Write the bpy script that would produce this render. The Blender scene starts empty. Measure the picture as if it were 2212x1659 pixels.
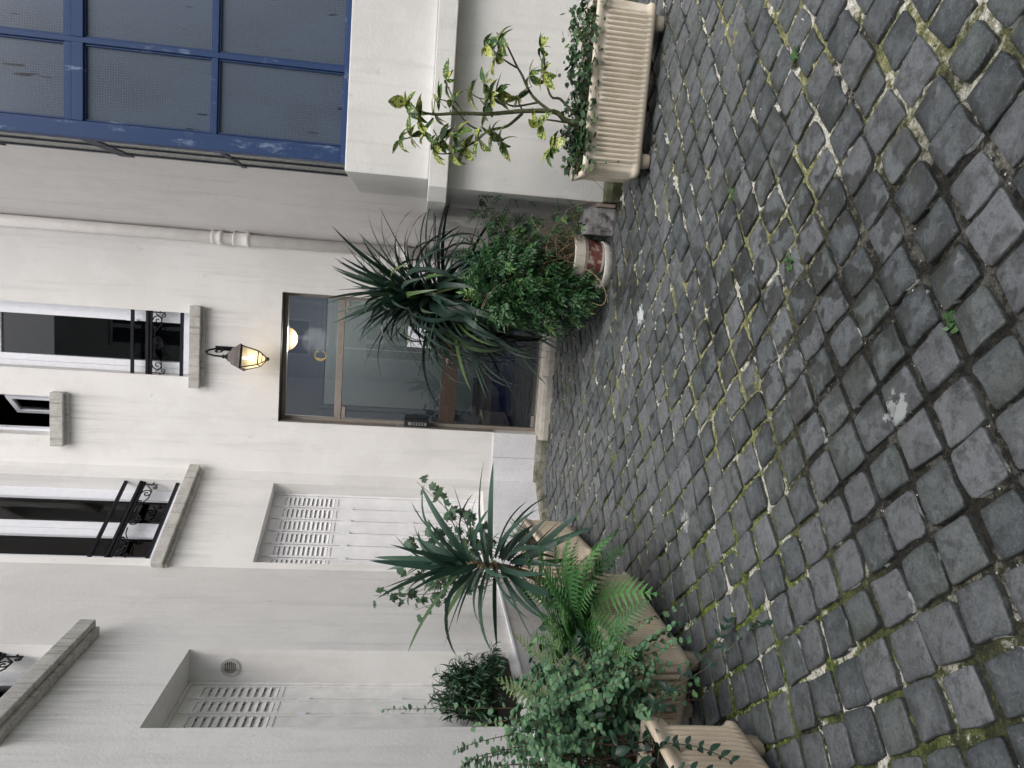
import bpy, bmesh, math, random
import numpy as np
from mathutils import Vector, Matrix, noise
R = math.radians
rng = random.Random(11)
scene = bpy.context.scene
col = scene.collection

# ------------------------------------------------------------------ camera
CAM = Vector((0, 0, 1.35))
_p, _r, _y = R(7.6), R(3.4), R(7.5)
def _rz(v):
    return Vector((v[0]*math.cos(_y)-v[1]*math.sin(_y), v[0]*math.sin(_y)+v[1]*math.cos(_y), v[2]))
FW = _rz((0, math.cos(_p), -math.sin(_p)))
RT0 = _rz((1, 0, 0)); DN0 = _rz((0, -math.sin(_p), -math.cos(_p)))
RT = RT0*math.cos(_r) - DN0*math.sin(_r)
DN = RT0*math.sin(_r) + DN0*math.cos(_r)
cam = bpy.data.cameras.new('camera')
cam.sensor_width = 36.0
cam.lens = 36.0*1560.0/2212.0
cam.clip_start = 0.05; cam.clip_end = 300
cam_o = bpy.data.objects.new('camera', cam)
mw = Matrix.Identity(4)
for i in range(3):
    mw[i][0] = DN[i]; mw[i][1] = RT[i]; mw[i][2] = -FW[i]; mw[i][3] = CAM[i]
cam_o.matrix_world = mw
col.objects.link(cam_o)
scene.camera = cam_o

# ------------------------------------------------------------------ sky, sun, exposure
SUN_EL, SUN_AZ = R(57), R(160)          # soft overcast light from behind the photographer
world = bpy.data.worlds.new('World'); scene.world = world; world.use_nodes = True
wn = world.node_tree
bg = wn.nodes['Background']
sky = wn.nodes.new('ShaderNodeTexSky'); sky.sky_type = 'NISHITA'; sky.sun_disc = False
sky.sun_elevation = SUN_EL; sky.sun_rotation = SUN_AZ
sky.air_density = 1.0; sky.dust_density = 6.0; sky.ozone_density = 1.0
hs = wn.nodes.new('ShaderNodeHueSaturation'); hs.inputs['Saturation'].default_value = 0.62
wn.links.new(sky.outputs[0], hs.inputs['Color']); wn.links.new(hs.outputs[0], bg.inputs['Color'])
bg.inputs['Strength'].default_value = 0.13
sun = bpy.data.lights.new('sun', 'SUN'); sun.energy = 1.5; sun.angle = R(60); sun.color = (1.0, 1.0, 1.0)
sun_o = bpy.data.objects.new('sun', sun); col.objects.link(sun_o)
sd = Vector((math.sin(SUN_AZ)*math.cos(SUN_EL), math.cos(SUN_AZ)*math.cos(SUN_EL), math.sin(SUN_EL)))
sun_o.rotation_euler = sd.to_track_quat('Z', 'Y').to_euler()
sun_o.location = (0, -3, 12)
scene.view_settings.view_transform = 'Standard'
scene.view_settings.look = 'None'
scene.view_settings.exposure = 0.44
scene.cycles.max_bounces = 7; scene.cycles.diffuse_bounces = 4; scene.cycles.glossy_bounces = 3; scene.cycles.transmission_bounces = 2; scene.cycles.transparent_max_bounces = 8
scene.view_settings.gamma = 1.0
scene.view_settings.use_curve_mapping = False

# ------------------------------------------------------------------ node helper
class NT:
    def __init__(s, name):
        s.m = bpy.data.materials.new(name); s.m.use_nodes = True
        s.t = s.m.node_tree; s.b = s.t.nodes['Principled BSDF']; s.o = s.t.nodes['Material Output']
        s.pos = None
    def n(s, typ, out=0, at=None, **kw):
        nd = s.t.nodes.new('ShaderNode'+typ)
        for k, v in (at or {}).items(): setattr(nd, k, v)
        for k, v in kw.items():
            k = k.replace('_', ' ')
            s.put(nd.inputs[k] if k in nd.inputs else nd.inputs[int(k[1:])], v)
        return nd.outputs[out]
    def put(s, sock, v):
        if hasattr(v, 'links') or isinstance(v, bpy.types.NodeSocket): s.t.links.new(v, sock)
        else: sock.default_value = (*v, 1) if (isinstance(v, tuple) and len(v) == 3 and sock.type == 'RGBA') else v
    def P(s):
        if s.pos is None: s.pos = s.n('NewGeometry')
        return s.pos
    def O(s): return s.n('TexCoord', out=3)
    def map(s, v, scale=(1, 1, 1), rot=(0, 0, 0), loc=(0, 0, 0)):
        return s.n('Mapping', Vector=v, Scale=scale, Rotation=rot, Location=loc)
    def noise(s, v, scale, detail=4, rough=.55, dist=0, out=0):
        return s.n('TexNoise', out=out, Vector=v, Scale=scale, Detail=detail, Roughness=rough, Distortion=dist)
    def vor(s, v, scale, out=0, feat='F1'):
        return s.n('TexVoronoi', out=out, at={'feature': feat}, Vector=v, Scale=scale)
    def ramp(s, f, a, b, lo=0., hi=1.):
        return s.n('MapRange', at={'clamp': True, 'interpolation_type': 'SMOOTHSTEP'}, Value=f, i1=a, i2=b, i3=lo, i4=hi)
    def math(s, op, a, b=0.5, c=None):
        nd = s.t.nodes.new('ShaderNodeMath'); nd.operation = op
        s.put(nd.inputs[0], a); s.put(nd.inputs[1], b)
        if c is not None: s.put(nd.inputs[2], c)
        return nd.outputs[0]
    def mix(s, f, a, b, mode='MIX'):
        nd = s.t.nodes.new('ShaderNodeMix'); nd.data_type = 'RGBA'; nd.blend_type = mode; nd.clamp_factor = True
        s.put(nd.inputs[0], f); s.put(nd.inputs[6], a); s.put(nd.inputs[7], b)
        return nd.outputs[2]
    def rnd(s):
        a = s.n('ObjectInfo', out=5)
        b = s.n('Attribute', out=2, at={'attribute_name': 'rnd'})
        return s.math('FRACT', s.math('ADD', a, b))
    def bump(s, h, strength=.3, dist=.01):
        return s.n('Bump', Strength=strength, Distance=dist, Height=h)
    def set(s, **kw):
        for k, v in kw.items(): s.put(s.b.inputs[k.replace('_', ' ')], v)
        return s
M = {}

def stucco(name, base, dark, rough_bump=.3, damp=False):
    s = NT(name); p = s.P()
    big = s.noise(p, 1.1, 3); blot = s.noise(p, 2.6, 5, .7, .5)
    streak = s.noise(s.map(p, (6, 6, .4)), 1.6, 4, .65)
    c = s.mix(s.ramp(big, .35, .7), base, dark)
    c = s.mix(s.math('MULTIPLY', s.ramp(streak, .50, .70), .60), c, tuple(x*.80 for x in base))
    c = s.mix(s.math('MULTIPLY', s.ramp(blot, .50, .60), .38), c, tuple(x*.87 for x in base))
    c = s.mix(s.math('MULTIPLY', s.ramp(blot, .44, .36), .30), c, tuple(min(.84, x*1.08) for x in base))
    spk = s.noise(s.map(p, (1, 1, .6)), 9, 6, .78)
    c = s.mix(s.math('MULTIPLY', s.ramp(spk, .64, .72), .30), c, (.22, .21, .20))
    if damp:
        z = s.n('SeparateXYZ', out=2, Vector=p)
        dm = s.math('MULTIPLY', s.ramp(s.math('ADD', z, s.math('MULTIPLY', blot, .7)), 1.55, 1.75, 1, 0), s.ramp(s.noise(s.map(p, (3, 3, 1)), 2.4, 4, .6), .45, .52))
        c = s.mix(s.math('MULTIPLY', dm, .55), c, (.30, .295, .285))
    if name == 'stucco':
        nd = s.t.nodes.new('ShaderNodeSeparateXYZ'); s.put(nd.inputs[0], p); X_, Y_, Z_ = nd.outputs
        st2 = s.noise(s.map(p, (16, 16, .9)), 1.5, 4, .65)
        for ax, lo, hi, z1, ln_ in ((X_, -1.17, -.36, 3.36, .5), (X_, -1.79, -1.24, 4.56, .6), (Y_, 3.6, 4.98, 3.38, .6), (X_, -2.55, -1.96, 3.34, .45)):
            m_ = s.math('MULTIPLY', s.math('MULTIPLY', s.ramp(ax, lo, lo+.06), s.ramp(ax, hi, hi-.06)), s.math('MULTIPLY', s.ramp(Z_, z1-ln_, z1), s.math('LESS_THAN', Z_, z1+.02)))
            c = s.mix(s.math('MULTIPLY', s.math('MULTIPLY', m_, s.ramp(st2, .42, .62)), .32), c, (.33, .315, .29))
    fine = s.noise(p, 50, 3, .75)
    s.set(Base_Color=c, Roughness=.92, Normal=s.bump(fine, rough_bump, .006))
    s.b.inputs['Specular IOR Level'].default_value = .2
    M[name] = s.m
stucco('stucco', (.80, .793, .783), (.745, .735, .722))
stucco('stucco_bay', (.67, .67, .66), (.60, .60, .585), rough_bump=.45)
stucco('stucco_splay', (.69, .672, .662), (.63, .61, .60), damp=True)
stucco('stucco_back', (.66, .64, .61), (.55, .53, .50))

def stone(name, a, b, moss=None, moss_amt=.5, scale=9, streaks=False, bump=.35):
    s = NT(name); p = s.P()
    n1 = s.noise(p, scale, 6, .65); n2 = s.noise(p, 45, 4, .6)
    c = s.mix(s.ramp(n1, .35, .68), a, b)
    c = s.mix(s.math('MULTIPLY', s.ramp(n2, .5, .75), .45), c, tuple(x*.6 for x in b))
    if streaks:
        st = s.noise(s.map(p, (30, 30, 1.5)), 1.3, 4, .6)
        c = s.mix(s.math('MULTIPLY', s.ramp(st, .52, .66), .55), c, (.16, .165, .14))
    if moss:
        mm = s.noise(p, 13, 6, .7)
        c = s.mix(s.math('MULTIPLY', s.ramp(mm, .60-moss_amt*.3, .75-moss_amt*.2), .9), c, moss)
    s.set(Base_Color=c, Roughness=.85, Normal=s.bump(s.math('ADD', n2, n1), bump, .006))
    M[name] = s.m
stone('sill_stone', (.52, .51, .48), (.40, .395, .37), streaks=True)
stone('step_stone', (.50, .48, .43), (.38, .36, .33))
stone('marble', (.76, .77, .80), (.68, .69, .73), scale=4, bump=.05)
stone('kerb', (.30, .29, .26), (.12, .12, .09), moss=(.06, .075, .03), moss_amt=.5)
stone('kerb_moss', (.16, .15, .12), (.06, .06, .04), moss=(.05, .065, .02), moss_amt=.9)
stone('peeling', (.46, .46, .48), (.30, .29, .30), moss=(.045, .035, .03), moss_amt=.45, scale=14)
stone('plinth_grey', (.50, .49, .49), (.40, .39, .39), scale=5, bump=.12)
stone('pinkish', (.48, .36, .31), (.36, .28, .25))

# planter terracotta-coloured concrete
s = NT('planter'); p = s.O()
n1 = s.noise(p, 7, 6, .6); n2 = s.noise(p, 160, 2)
c = s.mix(s.ramp(n1, .3, .75), (.68, .62, .52), (.58, .515, .41))
c = s.mix(s.math('MULTIPLY', s.ramp(s.noise(s.map(p, (9, 9, 1.2)), 1.5, 5), .56, .74), .22), c, (.30, .24, .17))
c = s.mix(s.math('MULTIPLY', s.ramp(n2, .58, .72), .25), c, (.30, .25, .18))
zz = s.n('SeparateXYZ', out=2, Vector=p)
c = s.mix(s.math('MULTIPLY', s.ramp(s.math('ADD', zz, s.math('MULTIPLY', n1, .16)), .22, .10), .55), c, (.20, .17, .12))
c = s.mix(1.0, c, s.n('ObjectInfo', out=1), 'MULTIPLY')
s.set(Base_Color=c, Roughness=.85, Normal=s.bump(n2, .3, .002)); M['planter'] = s.m

s = NT('soil'); p = s.P(); n1 = s.noise(p, 40, 5)
s.set(Base_Color=s.mix(n1, (.03, .022, .015), (.075, .055, .04)), Roughness=1., Normal=s.bump(n1, .8, .02)); M['soil'] = s.m

# cobble setts: per-stone colour from the object random
s = NT('sett'); p = s.P(); r = s.rnd()
n1 = s.noise(p, 26, 4, .7); n2 = s.noise(p, 140, 2, .6); n3 = s.noise(p, 10, 2)
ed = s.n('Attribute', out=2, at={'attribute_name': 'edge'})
r2 = s.math('FRACT', s.math('MULTIPLY', r, 7.31)); r3 = s.math('FRACT', s.math('MULTIPLY', r, 13.7))
c = s.mix(s.ramp(r, .25, .95), (.032, .038, .041), (.112, .109, .113))
c = s.mix(s.math('MULTIPLY', s.ramp(r2, .6, .95), .55), c, (.066, .078, .062))
c = s.mix(s.math('MULTIPLY', s.ramp(r3, .72, .95), .75), c, (.178, .172, .178))
# worn paler crown, dirt kept at the rim
wn_ = s.ramp(s.math('ADD', ed, s.math('MULTIPLY', s.math('SUBTRACT', n3, .5), 1.6)), .45, 1.15)
c = s.mix(s.math('MULTIPLY', wn_, .50), c, (.150, .152, .156))
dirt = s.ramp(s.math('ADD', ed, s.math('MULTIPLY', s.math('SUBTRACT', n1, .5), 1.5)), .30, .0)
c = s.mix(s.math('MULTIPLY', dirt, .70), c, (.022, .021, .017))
c = s.mix(s.math('MULTIPLY', s.ramp(n1, .48, .66), .55), c, (.032, .032, .031))
n4 = s.noise(p, 15, 4, .75, .4)
c = s.mix(s.math('MULTIPLY', s.ramp(n4, .54, .64), .50), c, (.030, .031, .028))
c = s.mix(s.math('MULTIPLY', s.ramp(n4, .44, .34), .45), c, (.172, .172, .176))
c = s.mix(s.math('MULTIPLY', s.ramp(n2, .55, .70), .40), c, (.20, .198, .198))
c = s.mix(s.math('MULTIPLY', s.ramp(n2, .45, .33), .35), c, (.025, .025, .025))
# damp patches with their own outline
sep = s.n('SeparateXYZ', Vector=p); sepy = s.t.nodes[-1].outputs[1]
dist = s.n('VectorMath', out=1, at={'operation': 'DISTANCE'}, i0=s.map(p, (1, .62, 0)), i1=(.10, 1.62, 0))
damp = s.math('MULTIPLY', s.ramp(dist, .25, 1.0, 1, 0), s.ramp(s.noise(p, 6.5, 3, .6), .48, .53))
dist2 = s.n('VectorMath', out=1, at={'operation': 'DISTANCE'}, i0=s.map(p, (1, .7, 0)), i1=(.12, 3.35, 0))
damp2 = s.math('MULTIPLY', s.ramp(dist2, .1, .5, 1, 0), s.ramp(s.noise(p, 5, 3, .6), .42, .5))
dm = s.math('MAXIMUM', damp, damp2)
c = s.mix(s.math('MULTIPLY', dm, .68), c, (.016, .015, .013))
# limewash drips at some rims and old paint splashes
lw = s.math('MULTIPLY', s.math('MULTIPLY', s.ramp(s.math('ADD', ed, s.math('MULTIPLY', n1, .5)), .40, .26), s.ramp(s.noise(p, 7.5, 2), .62, .66)), s.ramp(dm, 0., .4, 1, 0))
c = s.mix(s.math('MULTIPLY', lw, .85), c, (.58, .57, .55))
for cx_, cy_, rr_, am_ in ((-.094, 4.331, .06, .8), (-.26, 1.864, .045, .45), (-1.06, 3.29, .05, .35)):
    dq = s.n('VectorMath', out=1, at={'operation': 'DISTANCE'}, i0=s.map(p, (1, 1, 0)), i1=(cx_, cy_, 0))
    c = s.mix(s.math('MULTIPLY', s.ramp(s.math('ADD', dq, s.math('MULTIPLY', s.math('SUBTRACT', n1, .5), .22)), rr_, rr_*.75), am_), c, (.60, .60, .57))
# green algae film creeping from the joints on the left
c = s.mix(1.0, c, (.90, .985, 1.02), 'MULTIPLY')
grn = s.math('MULTIPLY', s.ramp(s.noise(p, 4.5, 3, .65), .55, .72), .3)
c = s.mix(grn, c, (.050, .058, .032))
s.set(Base_Color=c, Roughness=s.math('SUBTRACT', s.ramp(n1, .3, .7, .42, .66), s.math('MULTIPLY', dm, .22)),
      Normal=s.bump(n1, .6, .006))
M['sett'] = s.m

# joint bedding: dark soil, olive moss, pale mortar
s = NT('bedding'); p = s.P()
mo = s.noise(p, 2.1, 4, .65); mf = s.noise(p, 38, 3, .7); wh = s.noise(p, 5.2, 4, .7); gr = s.vor(p, 120)
c = s.mix(s.ramp(mf, .35, .7), (.005, .005, .004), (.026, .025, .016))
mossc = s.mix(s.ramp(mf, .35, .65), (.10, .11, .04), (.32, .32, .16))
dl = s.n('VectorMath', out=1, at={'operation': 'DISTANCE'}, i0=s.map(p, (1, .5, 0)), i1=(-.7, 2.1, 0))
mossm = s.math('MULTIPLY', s.ramp(s.math('ADD', mo, s.ramp(dl, .3, 2.0, .13, .0)), .42, .55), .95)
dd = s.n('VectorMath', out=1, at={'operation': 'DISTANCE'}, i0=s.map(p, (.8, .75, 0)), i1=(-.12, 1.38, 0))
dry = s.ramp(s.math('ADD', dd, s.math('MULTIPLY', wh, .5)), .62, 1.0)
sxyz = s.t.nodes.new('ShaderNodeSeparateXYZ'); s.put(sxyz.inputs[0], p); yy = sxyz.outputs[1]; xx = sxyz.outputs[0]
mossm = s.math('MULTIPLY', s.math('MULTIPLY', mossm, dry), s.ramp(s.math('ADD', yy, s.math('MULTIPLY', mo, 1.2)), 1.7, 3.0, .35, 1))
mossc = s.mix(s.ramp(s.math('ADD', xx, s.math('MULTIPLY', wh, 1.0)), -.9, .3, 1, 0), mossc, s.mix(s.ramp(mf, .35, .65), (.045, .075, .010), (.17, .22, .04)))
c = s.mix(mossm, c, mossc)
whc = s.mix(s.ramp(mf, .3, .7), (.36, .345, .27), (.66, .65, .60))
whm = s.math('MULTIPLY', s.ramp(s.math('ADD', wh, s.math('MULTIPLY', s.ramp(mf, .3, .7), .10)), s.ramp(s.n('VectorMath', out=1, at={'operation': 'DISTANCE'}, i0=s.map(p, (1, 1, 0)), i1=(.75, 1.95, 0)), .3, 1.1, .51, .575), .655), s.ramp(dd, .35, .8, .1, 1))
c = s.mix(whm, c, whc)
gv = s.vor(p, 42, out=0); gw = s.math('MULTIPLY', s.ramp(gv, .16, .10), s.ramp(wh, .48, .54))
c = s.mix(s.math('MULTIPLY', gw, .8), c, (.55, .54, .50))
s.set(Base_Color=c, Roughness=.95, Normal=s.bump(s.math('ADD', mf, s.math('MULTIPLY', gr, .6)), .9, .012)); M['bedding'] = s.m

def plain(name, colr, rough=.5, metal=0., spec=.5, var=0., scale=20, bump=0.):
    s = NT(name); c = colr; p = s.P()
    if var:
        n1 = s.noise(p, scale, 5, .6)
        c = s.mix(s.ramp(n1, .35, .7), tuple(x*(1-var) for x in colr), tuple(min(1, x*(1+var)) for x in colr))
        if bump: s.set(Normal=s.bump(n1, bump, .004))
    s.set(Base_Color=c, Roughness=rough, Metallic=metal); s.b.inputs['Specular IOR Level'].default_value = spec
    M[name] = s.m
plain('pvc', (.80, .82, .88), .35, var=.03)
plain('shutter', (.84, .84, .86), .5, var=.05, scale=6, bump=.05)
plain('shutter_warm', (.82, .81, .80), .55, var=.07, scale=9, bump=.05)
plain('iron', (.008, .009, .013), .6, var=.3, spec=.2)
plain('blue_shaded', (.020, .028, .05), .6, var=.2)  # blue frame paint of the return glazing, its shade put into the colour
plain('lantern_metal', (.045, .035, .035), .45, metal=.3, var=.3)
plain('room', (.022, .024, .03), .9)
plain('black_plastic', (.012, .012, .013), .5)
plain('bronze', (.30, .27, .24), .5, metal=.25, var=.08)
plain('bronze_dark', (.075, .052, .043), .45, metal=.3, var=.12)
plain('pipe', (.80, .775, .755), .6, var=.05, scale=9, bump=.02)
plain('steel', (.55, .56, .58), .3, metal=1.)
plain('gold', (.75, .55, .20), .35, metal=.7)
plain('bark', (.085, .060, .042), .9, var=.4, scale=60, bump=.6)
plain('bark_green', (.085, .095, .045), .8, var=.35, scale=40, bump=.3)
plain('twig', (.115, .062, .040), .8, var=.3, scale=40)
plain('dry', (.33, .24, .14), .9, var=.3, scale=40)
plain('hall_wall', (.12, .14, .18), .6, var=.06)
plain('hall_panel', (.30, .335, .335), .6, var=.05)
plain('hall_base', (.018, .048, .16), .5)
plain('rock', (.24, .22, .18), .95, var=.35, scale=30, bump=.7)
plain('grille_dark', (.008, .008, .01), .8)
plain('terracotta', (.28, .12, .075), .85, var=.25)
plain('tile_white', (.62, .61, .58), .6, var=.15)

s = NT('blue_paint'); p = s.P()
w = s.noise(s.map(p, (3, 3, .8)), 5, 6, .65); w2 = s.noise(p, 45, 4)
c = s.mix(s.ramp(s.math('ADD', w, s.math('MULTIPLY', w2, .2)), .66, .80), (.021, .048, .128), (.14, .19, .30))
c = s.mix(s.math('MULTIPLY', s.ramp(w2, .5, .75), .4), c, (.016, .03, .10))
s.b.inputs['Specular IOR Level'].default_value = .25
s.set(Base_Color=c, Roughness=.55, Normal=s.bump(w2, .12, .003)); M['blue_paint'] = s.m

def wired(name, base, line):
    s = NT(name); p = s.P(); sx = s.n('SeparateXYZ', Vector=s.map(p, (1, 1, 1)))
    nd = s.t.nodes[-1]
    def ln(o):
        q = s.math('FRACT', s.math('MULTIPLY', o, 62.))
        return s.math('LESS_THAN', q, .12)
    g = s.math('MAXIMUM', ln(s.math('ADD', nd.outputs[0], nd.outputs[1])), ln(nd.outputs[2]))
    n1 = s.noise(s.map(p, (1, 1, .4)), 4, 4, .6); n2 = s.noise(p, 130, 1)
    c = s.mix(s.math('MULTIPLY', s.ramp(n1, .35, .7), .8), base, tuple(x*.7 for x in base))
    c = s.mix(s.math('MULTIPLY', s.math('MULTIPLY', g, s.ramp(n1, .3, .6)), .45), c, line)
    crack = s.noise(s.map(p, (11, 11, 1.4)), 1.9, 3, .5)
    c = s.mix(s.math('MULTIPLY', s.ramp(crack, .665, .69), .9), c, (.012, .012, .014))
    s.set(Base_Color=c, Roughness=s.ramp(n2, .3, .7, .20, .28), Normal=s.bump(g, .08, .002))
    M[name] = s.m
wired('wired_glass', (.066, .090, .130), (.17, .20, .24))
wired('wired_glass_side', (.21, .225, .195), (.29, .30, .27))

def glass(name, tint=(1, 1, 1), gloss_rough=.0, boost=1.0):
    m = bpy.data.materials.new(name); m.use_nodes = True; t = m.node_tree; t.nodes.clear()
    o = t.nodes.new('ShaderNodeOutputMaterial'); tr = t.nodes.new('ShaderNodeBsdfTransparent'); gl = t.nodes.new('ShaderNodeBsdfGlossy')
    mx = t.nodes.new('ShaderNodeMixShader'); fr = t.nodes.new('ShaderNodeFresnel'); fr.inputs['IOR'].default_value = 1.5*boost
    tr.inputs[0].default_value = (*tint, 1); gl.inputs['Roughness'].default_value = gloss_rough
    t.links.new(fr.outputs[0], mx.inputs[0]); t.links.new(tr.outputs[0], mx.inputs[1]); t.links.new(gl.outputs[0], mx.inputs[2]); t.links.new(mx.outputs[0], o.inputs[0])
    M[name] = m
glass('glass', (.82, .84, .84), boost=1.02)
glass('door_glass', (.74, .79, .82), boost=1.30)

def emis(name, colr, strength):
    s = NT(name); s.set(Base_Color=colr, Emission_Color=colr, Emission_Strength=strength); M[name] = s.m
emis('bulb', (1., .86, .62), 9.)
emis('globe', (1., .50, .28), 0.45)
m = bpy.data.materials.new('lantern_glass'); m.use_nodes = True; t = m.node_tree; t.nodes.clear()
o_ = t.nodes.new('ShaderNodeOutputMaterial'); a_ = t.nodes.new('ShaderNodeBsdfTransparent'); b_ = t.nodes.new('ShaderNodeBsdfTranslucent'); x_ = t.nodes.new('ShaderNodeMixShader')
a_.inputs[0].default_value = (1, .96, .84, 1); b_.inputs[0].default_value = (.9, .86, .70, 1); x_.inputs[0].default_value = .55
t.links.new(a_.outputs[0], x_.inputs[1]); t.links.new(b_.outputs[0], x_.inputs[2]); t.links.new(x_.outputs[0], o_.inputs[0]); M['lantern_glass'] = m

s = NT('paper'); p = s.O()
ln = s.math('LESS_THAN', s.math('FRACT', s.math('MULTIPLY', s.n('SeparateXYZ', out=2, Vector=p), 46.)), .4)
wd = s.ramp(s.noise(s.map(p, (60, 1, 46)), 1., 2), .45, .55)
s.set(Base_Color=s.mix(s.math('MULTIPLY', s.math('MULTIPLY', ln, wd), .55), (.80, .82, .92), (.25, .27, .40)), Roughness=.7); M['paper'] = s.m

s = NT('pot_paint'); p = s.O(); z = s.n('SeparateXYZ', out=2, Vector=p)
band = s.math('MULTIPLY', s.ramp(z, .055, .06), s.ramp(z, .165, .17, 1, 0))
n1 = s.noise(p, 16, 6, .7)
c = s.mix(s.math('MULTIPLY', band, s.ramp(n1, .38, .5, .25, 1)), (.56, .52, .46), (.17, .045, .042))
c = s.mix(s.math('MULTIPLY', s.ramp(s.noise(p, 30, 5, .7), .55, .68), .6), c, (.30, .27, .20))
s.set(Base_Color=c, Roughness=.8, Normal=s.bump(n1, .3, .004)); M['pot_paint'] = s.m

s = NT('hall_floor'); p = s.P(); v = s.vor(s.map(p, (5, 9, 1)), 2.2, out=1)
vv = s.n('SeparateXYZ', Vector=v); e = s.vor(s.map(p, (5, 9, 1)), 2.2, feat='DISTANCE_TO_EDGE')
c = s.mix(vv, (.03, .025, .025), (.12, .10, .095)); c = s.mix(s.ramp(e, .0, .06, 1, 0), c, (.02, .02, .02))
s.set(Base_Color=c, Roughness=.35); M['hall_floor'] = s.m

def leafmat(name, a, b, young=None, rough=.42, trans=.18, speck=None, young_at=.8):
    s = NT(name); r = s.rnd(); p = s.O()
    n1 = s.noise(s.P(), 14, 3)
    c = s.mix(r, a, b)
    c = s.mix(s.math('MULTIPLY', s.ramp(n1, .4, .7), .35), c, tuple(x*.6 for x in a))
    if young: c = s.mix(s.math('MULTIPLY', s.ramp(r, young_at, min(1., young_at+.12)), .9), c, young)
    if speck:
        r2 = s.math('FRACT', s.math('MULTIPLY', r, 5.77))
        sp = s.noise(s.n('VectorMath', at={'operation': 'ADD'}, i0=s.P(), i1=s.n('CombineXYZ', X=r2, Y=r)), 75, 3, .6)
        th = s.ramp(r2, .10, .95, .60, .455)
        f = s.math('GREATER_THAN', sp, th)
        c = s.mix(s.math('MULTIPLY', f, .9), c, speck)
    s.set(Base_Color=c, Roughness=rough)
    s.b.inputs['Specular IOR Level'].default_value = .45
    tl = s.t.nodes.new('ShaderNodeBsdfTranslucent'); mx = s.t.nodes.new('ShaderNodeMixShader'); mx.inputs[0].default_value = trans
    s.put(tl.inputs[0], c); s.t.links.new(s.b.outputs[0], mx.inputs[1]); s.t.links.new(tl.outputs[0], mx.inputs[2]); s.t.links.new(mx.outputs[0], s.o.inputs[0])
    M[name] = s.m
leafmat('yucca_leaf', (.018, .045, .036), (.035, .075, .050), young=(.075, .13, .030), young_at=.86)
leafmat('yucca_small', (.034, .085, .062), (.060, .125, .085), young=(.075, .14, .055), young_at=.86)
leafmat('jasmine_leaf', (.020, .076, .026), (.055, .150, .052), young=(.095, .19, .045), young_at=.86)
leafmat('aucuba_leaf', (.030, .090, .034), (.085, .17, .05), speck=(.52, .54, .14), rough=.38)
leafmat('ivy_leaf', (.024, .062, .024), (.045, .105, .042), young=(.10, .20, .055), young_at=.88)
leafmat('fern_leaf', (.065, .18, .060), (.10, .25, .085), young=(.13, .32, .095), young_at=.6, trans=.3)
leafmat('fern_pale', (.14, .22, .085), (.18, .25, .10), trans=.3)
leafmat('round_leaf', (.036, .115, .055), (.16, .31, .16), young=(.16, .31, .12), young_at=.87, rough=.55)
leafmat('dark_leaf', (.014, .040, .026), (.024, .065, .040), rough=.3)
leafmat('shrub_leaf', (.020, .066, .030), (.042, .108, .050), rough=.4)
leafmat('vine_leaf', (.035, .085, .042), (.065, .13, .065), young=(.09, .17, .05), young_at=.9)
leafmat('weed_leaf', (.04, .105, .03), (.08, .18, .05))

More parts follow.
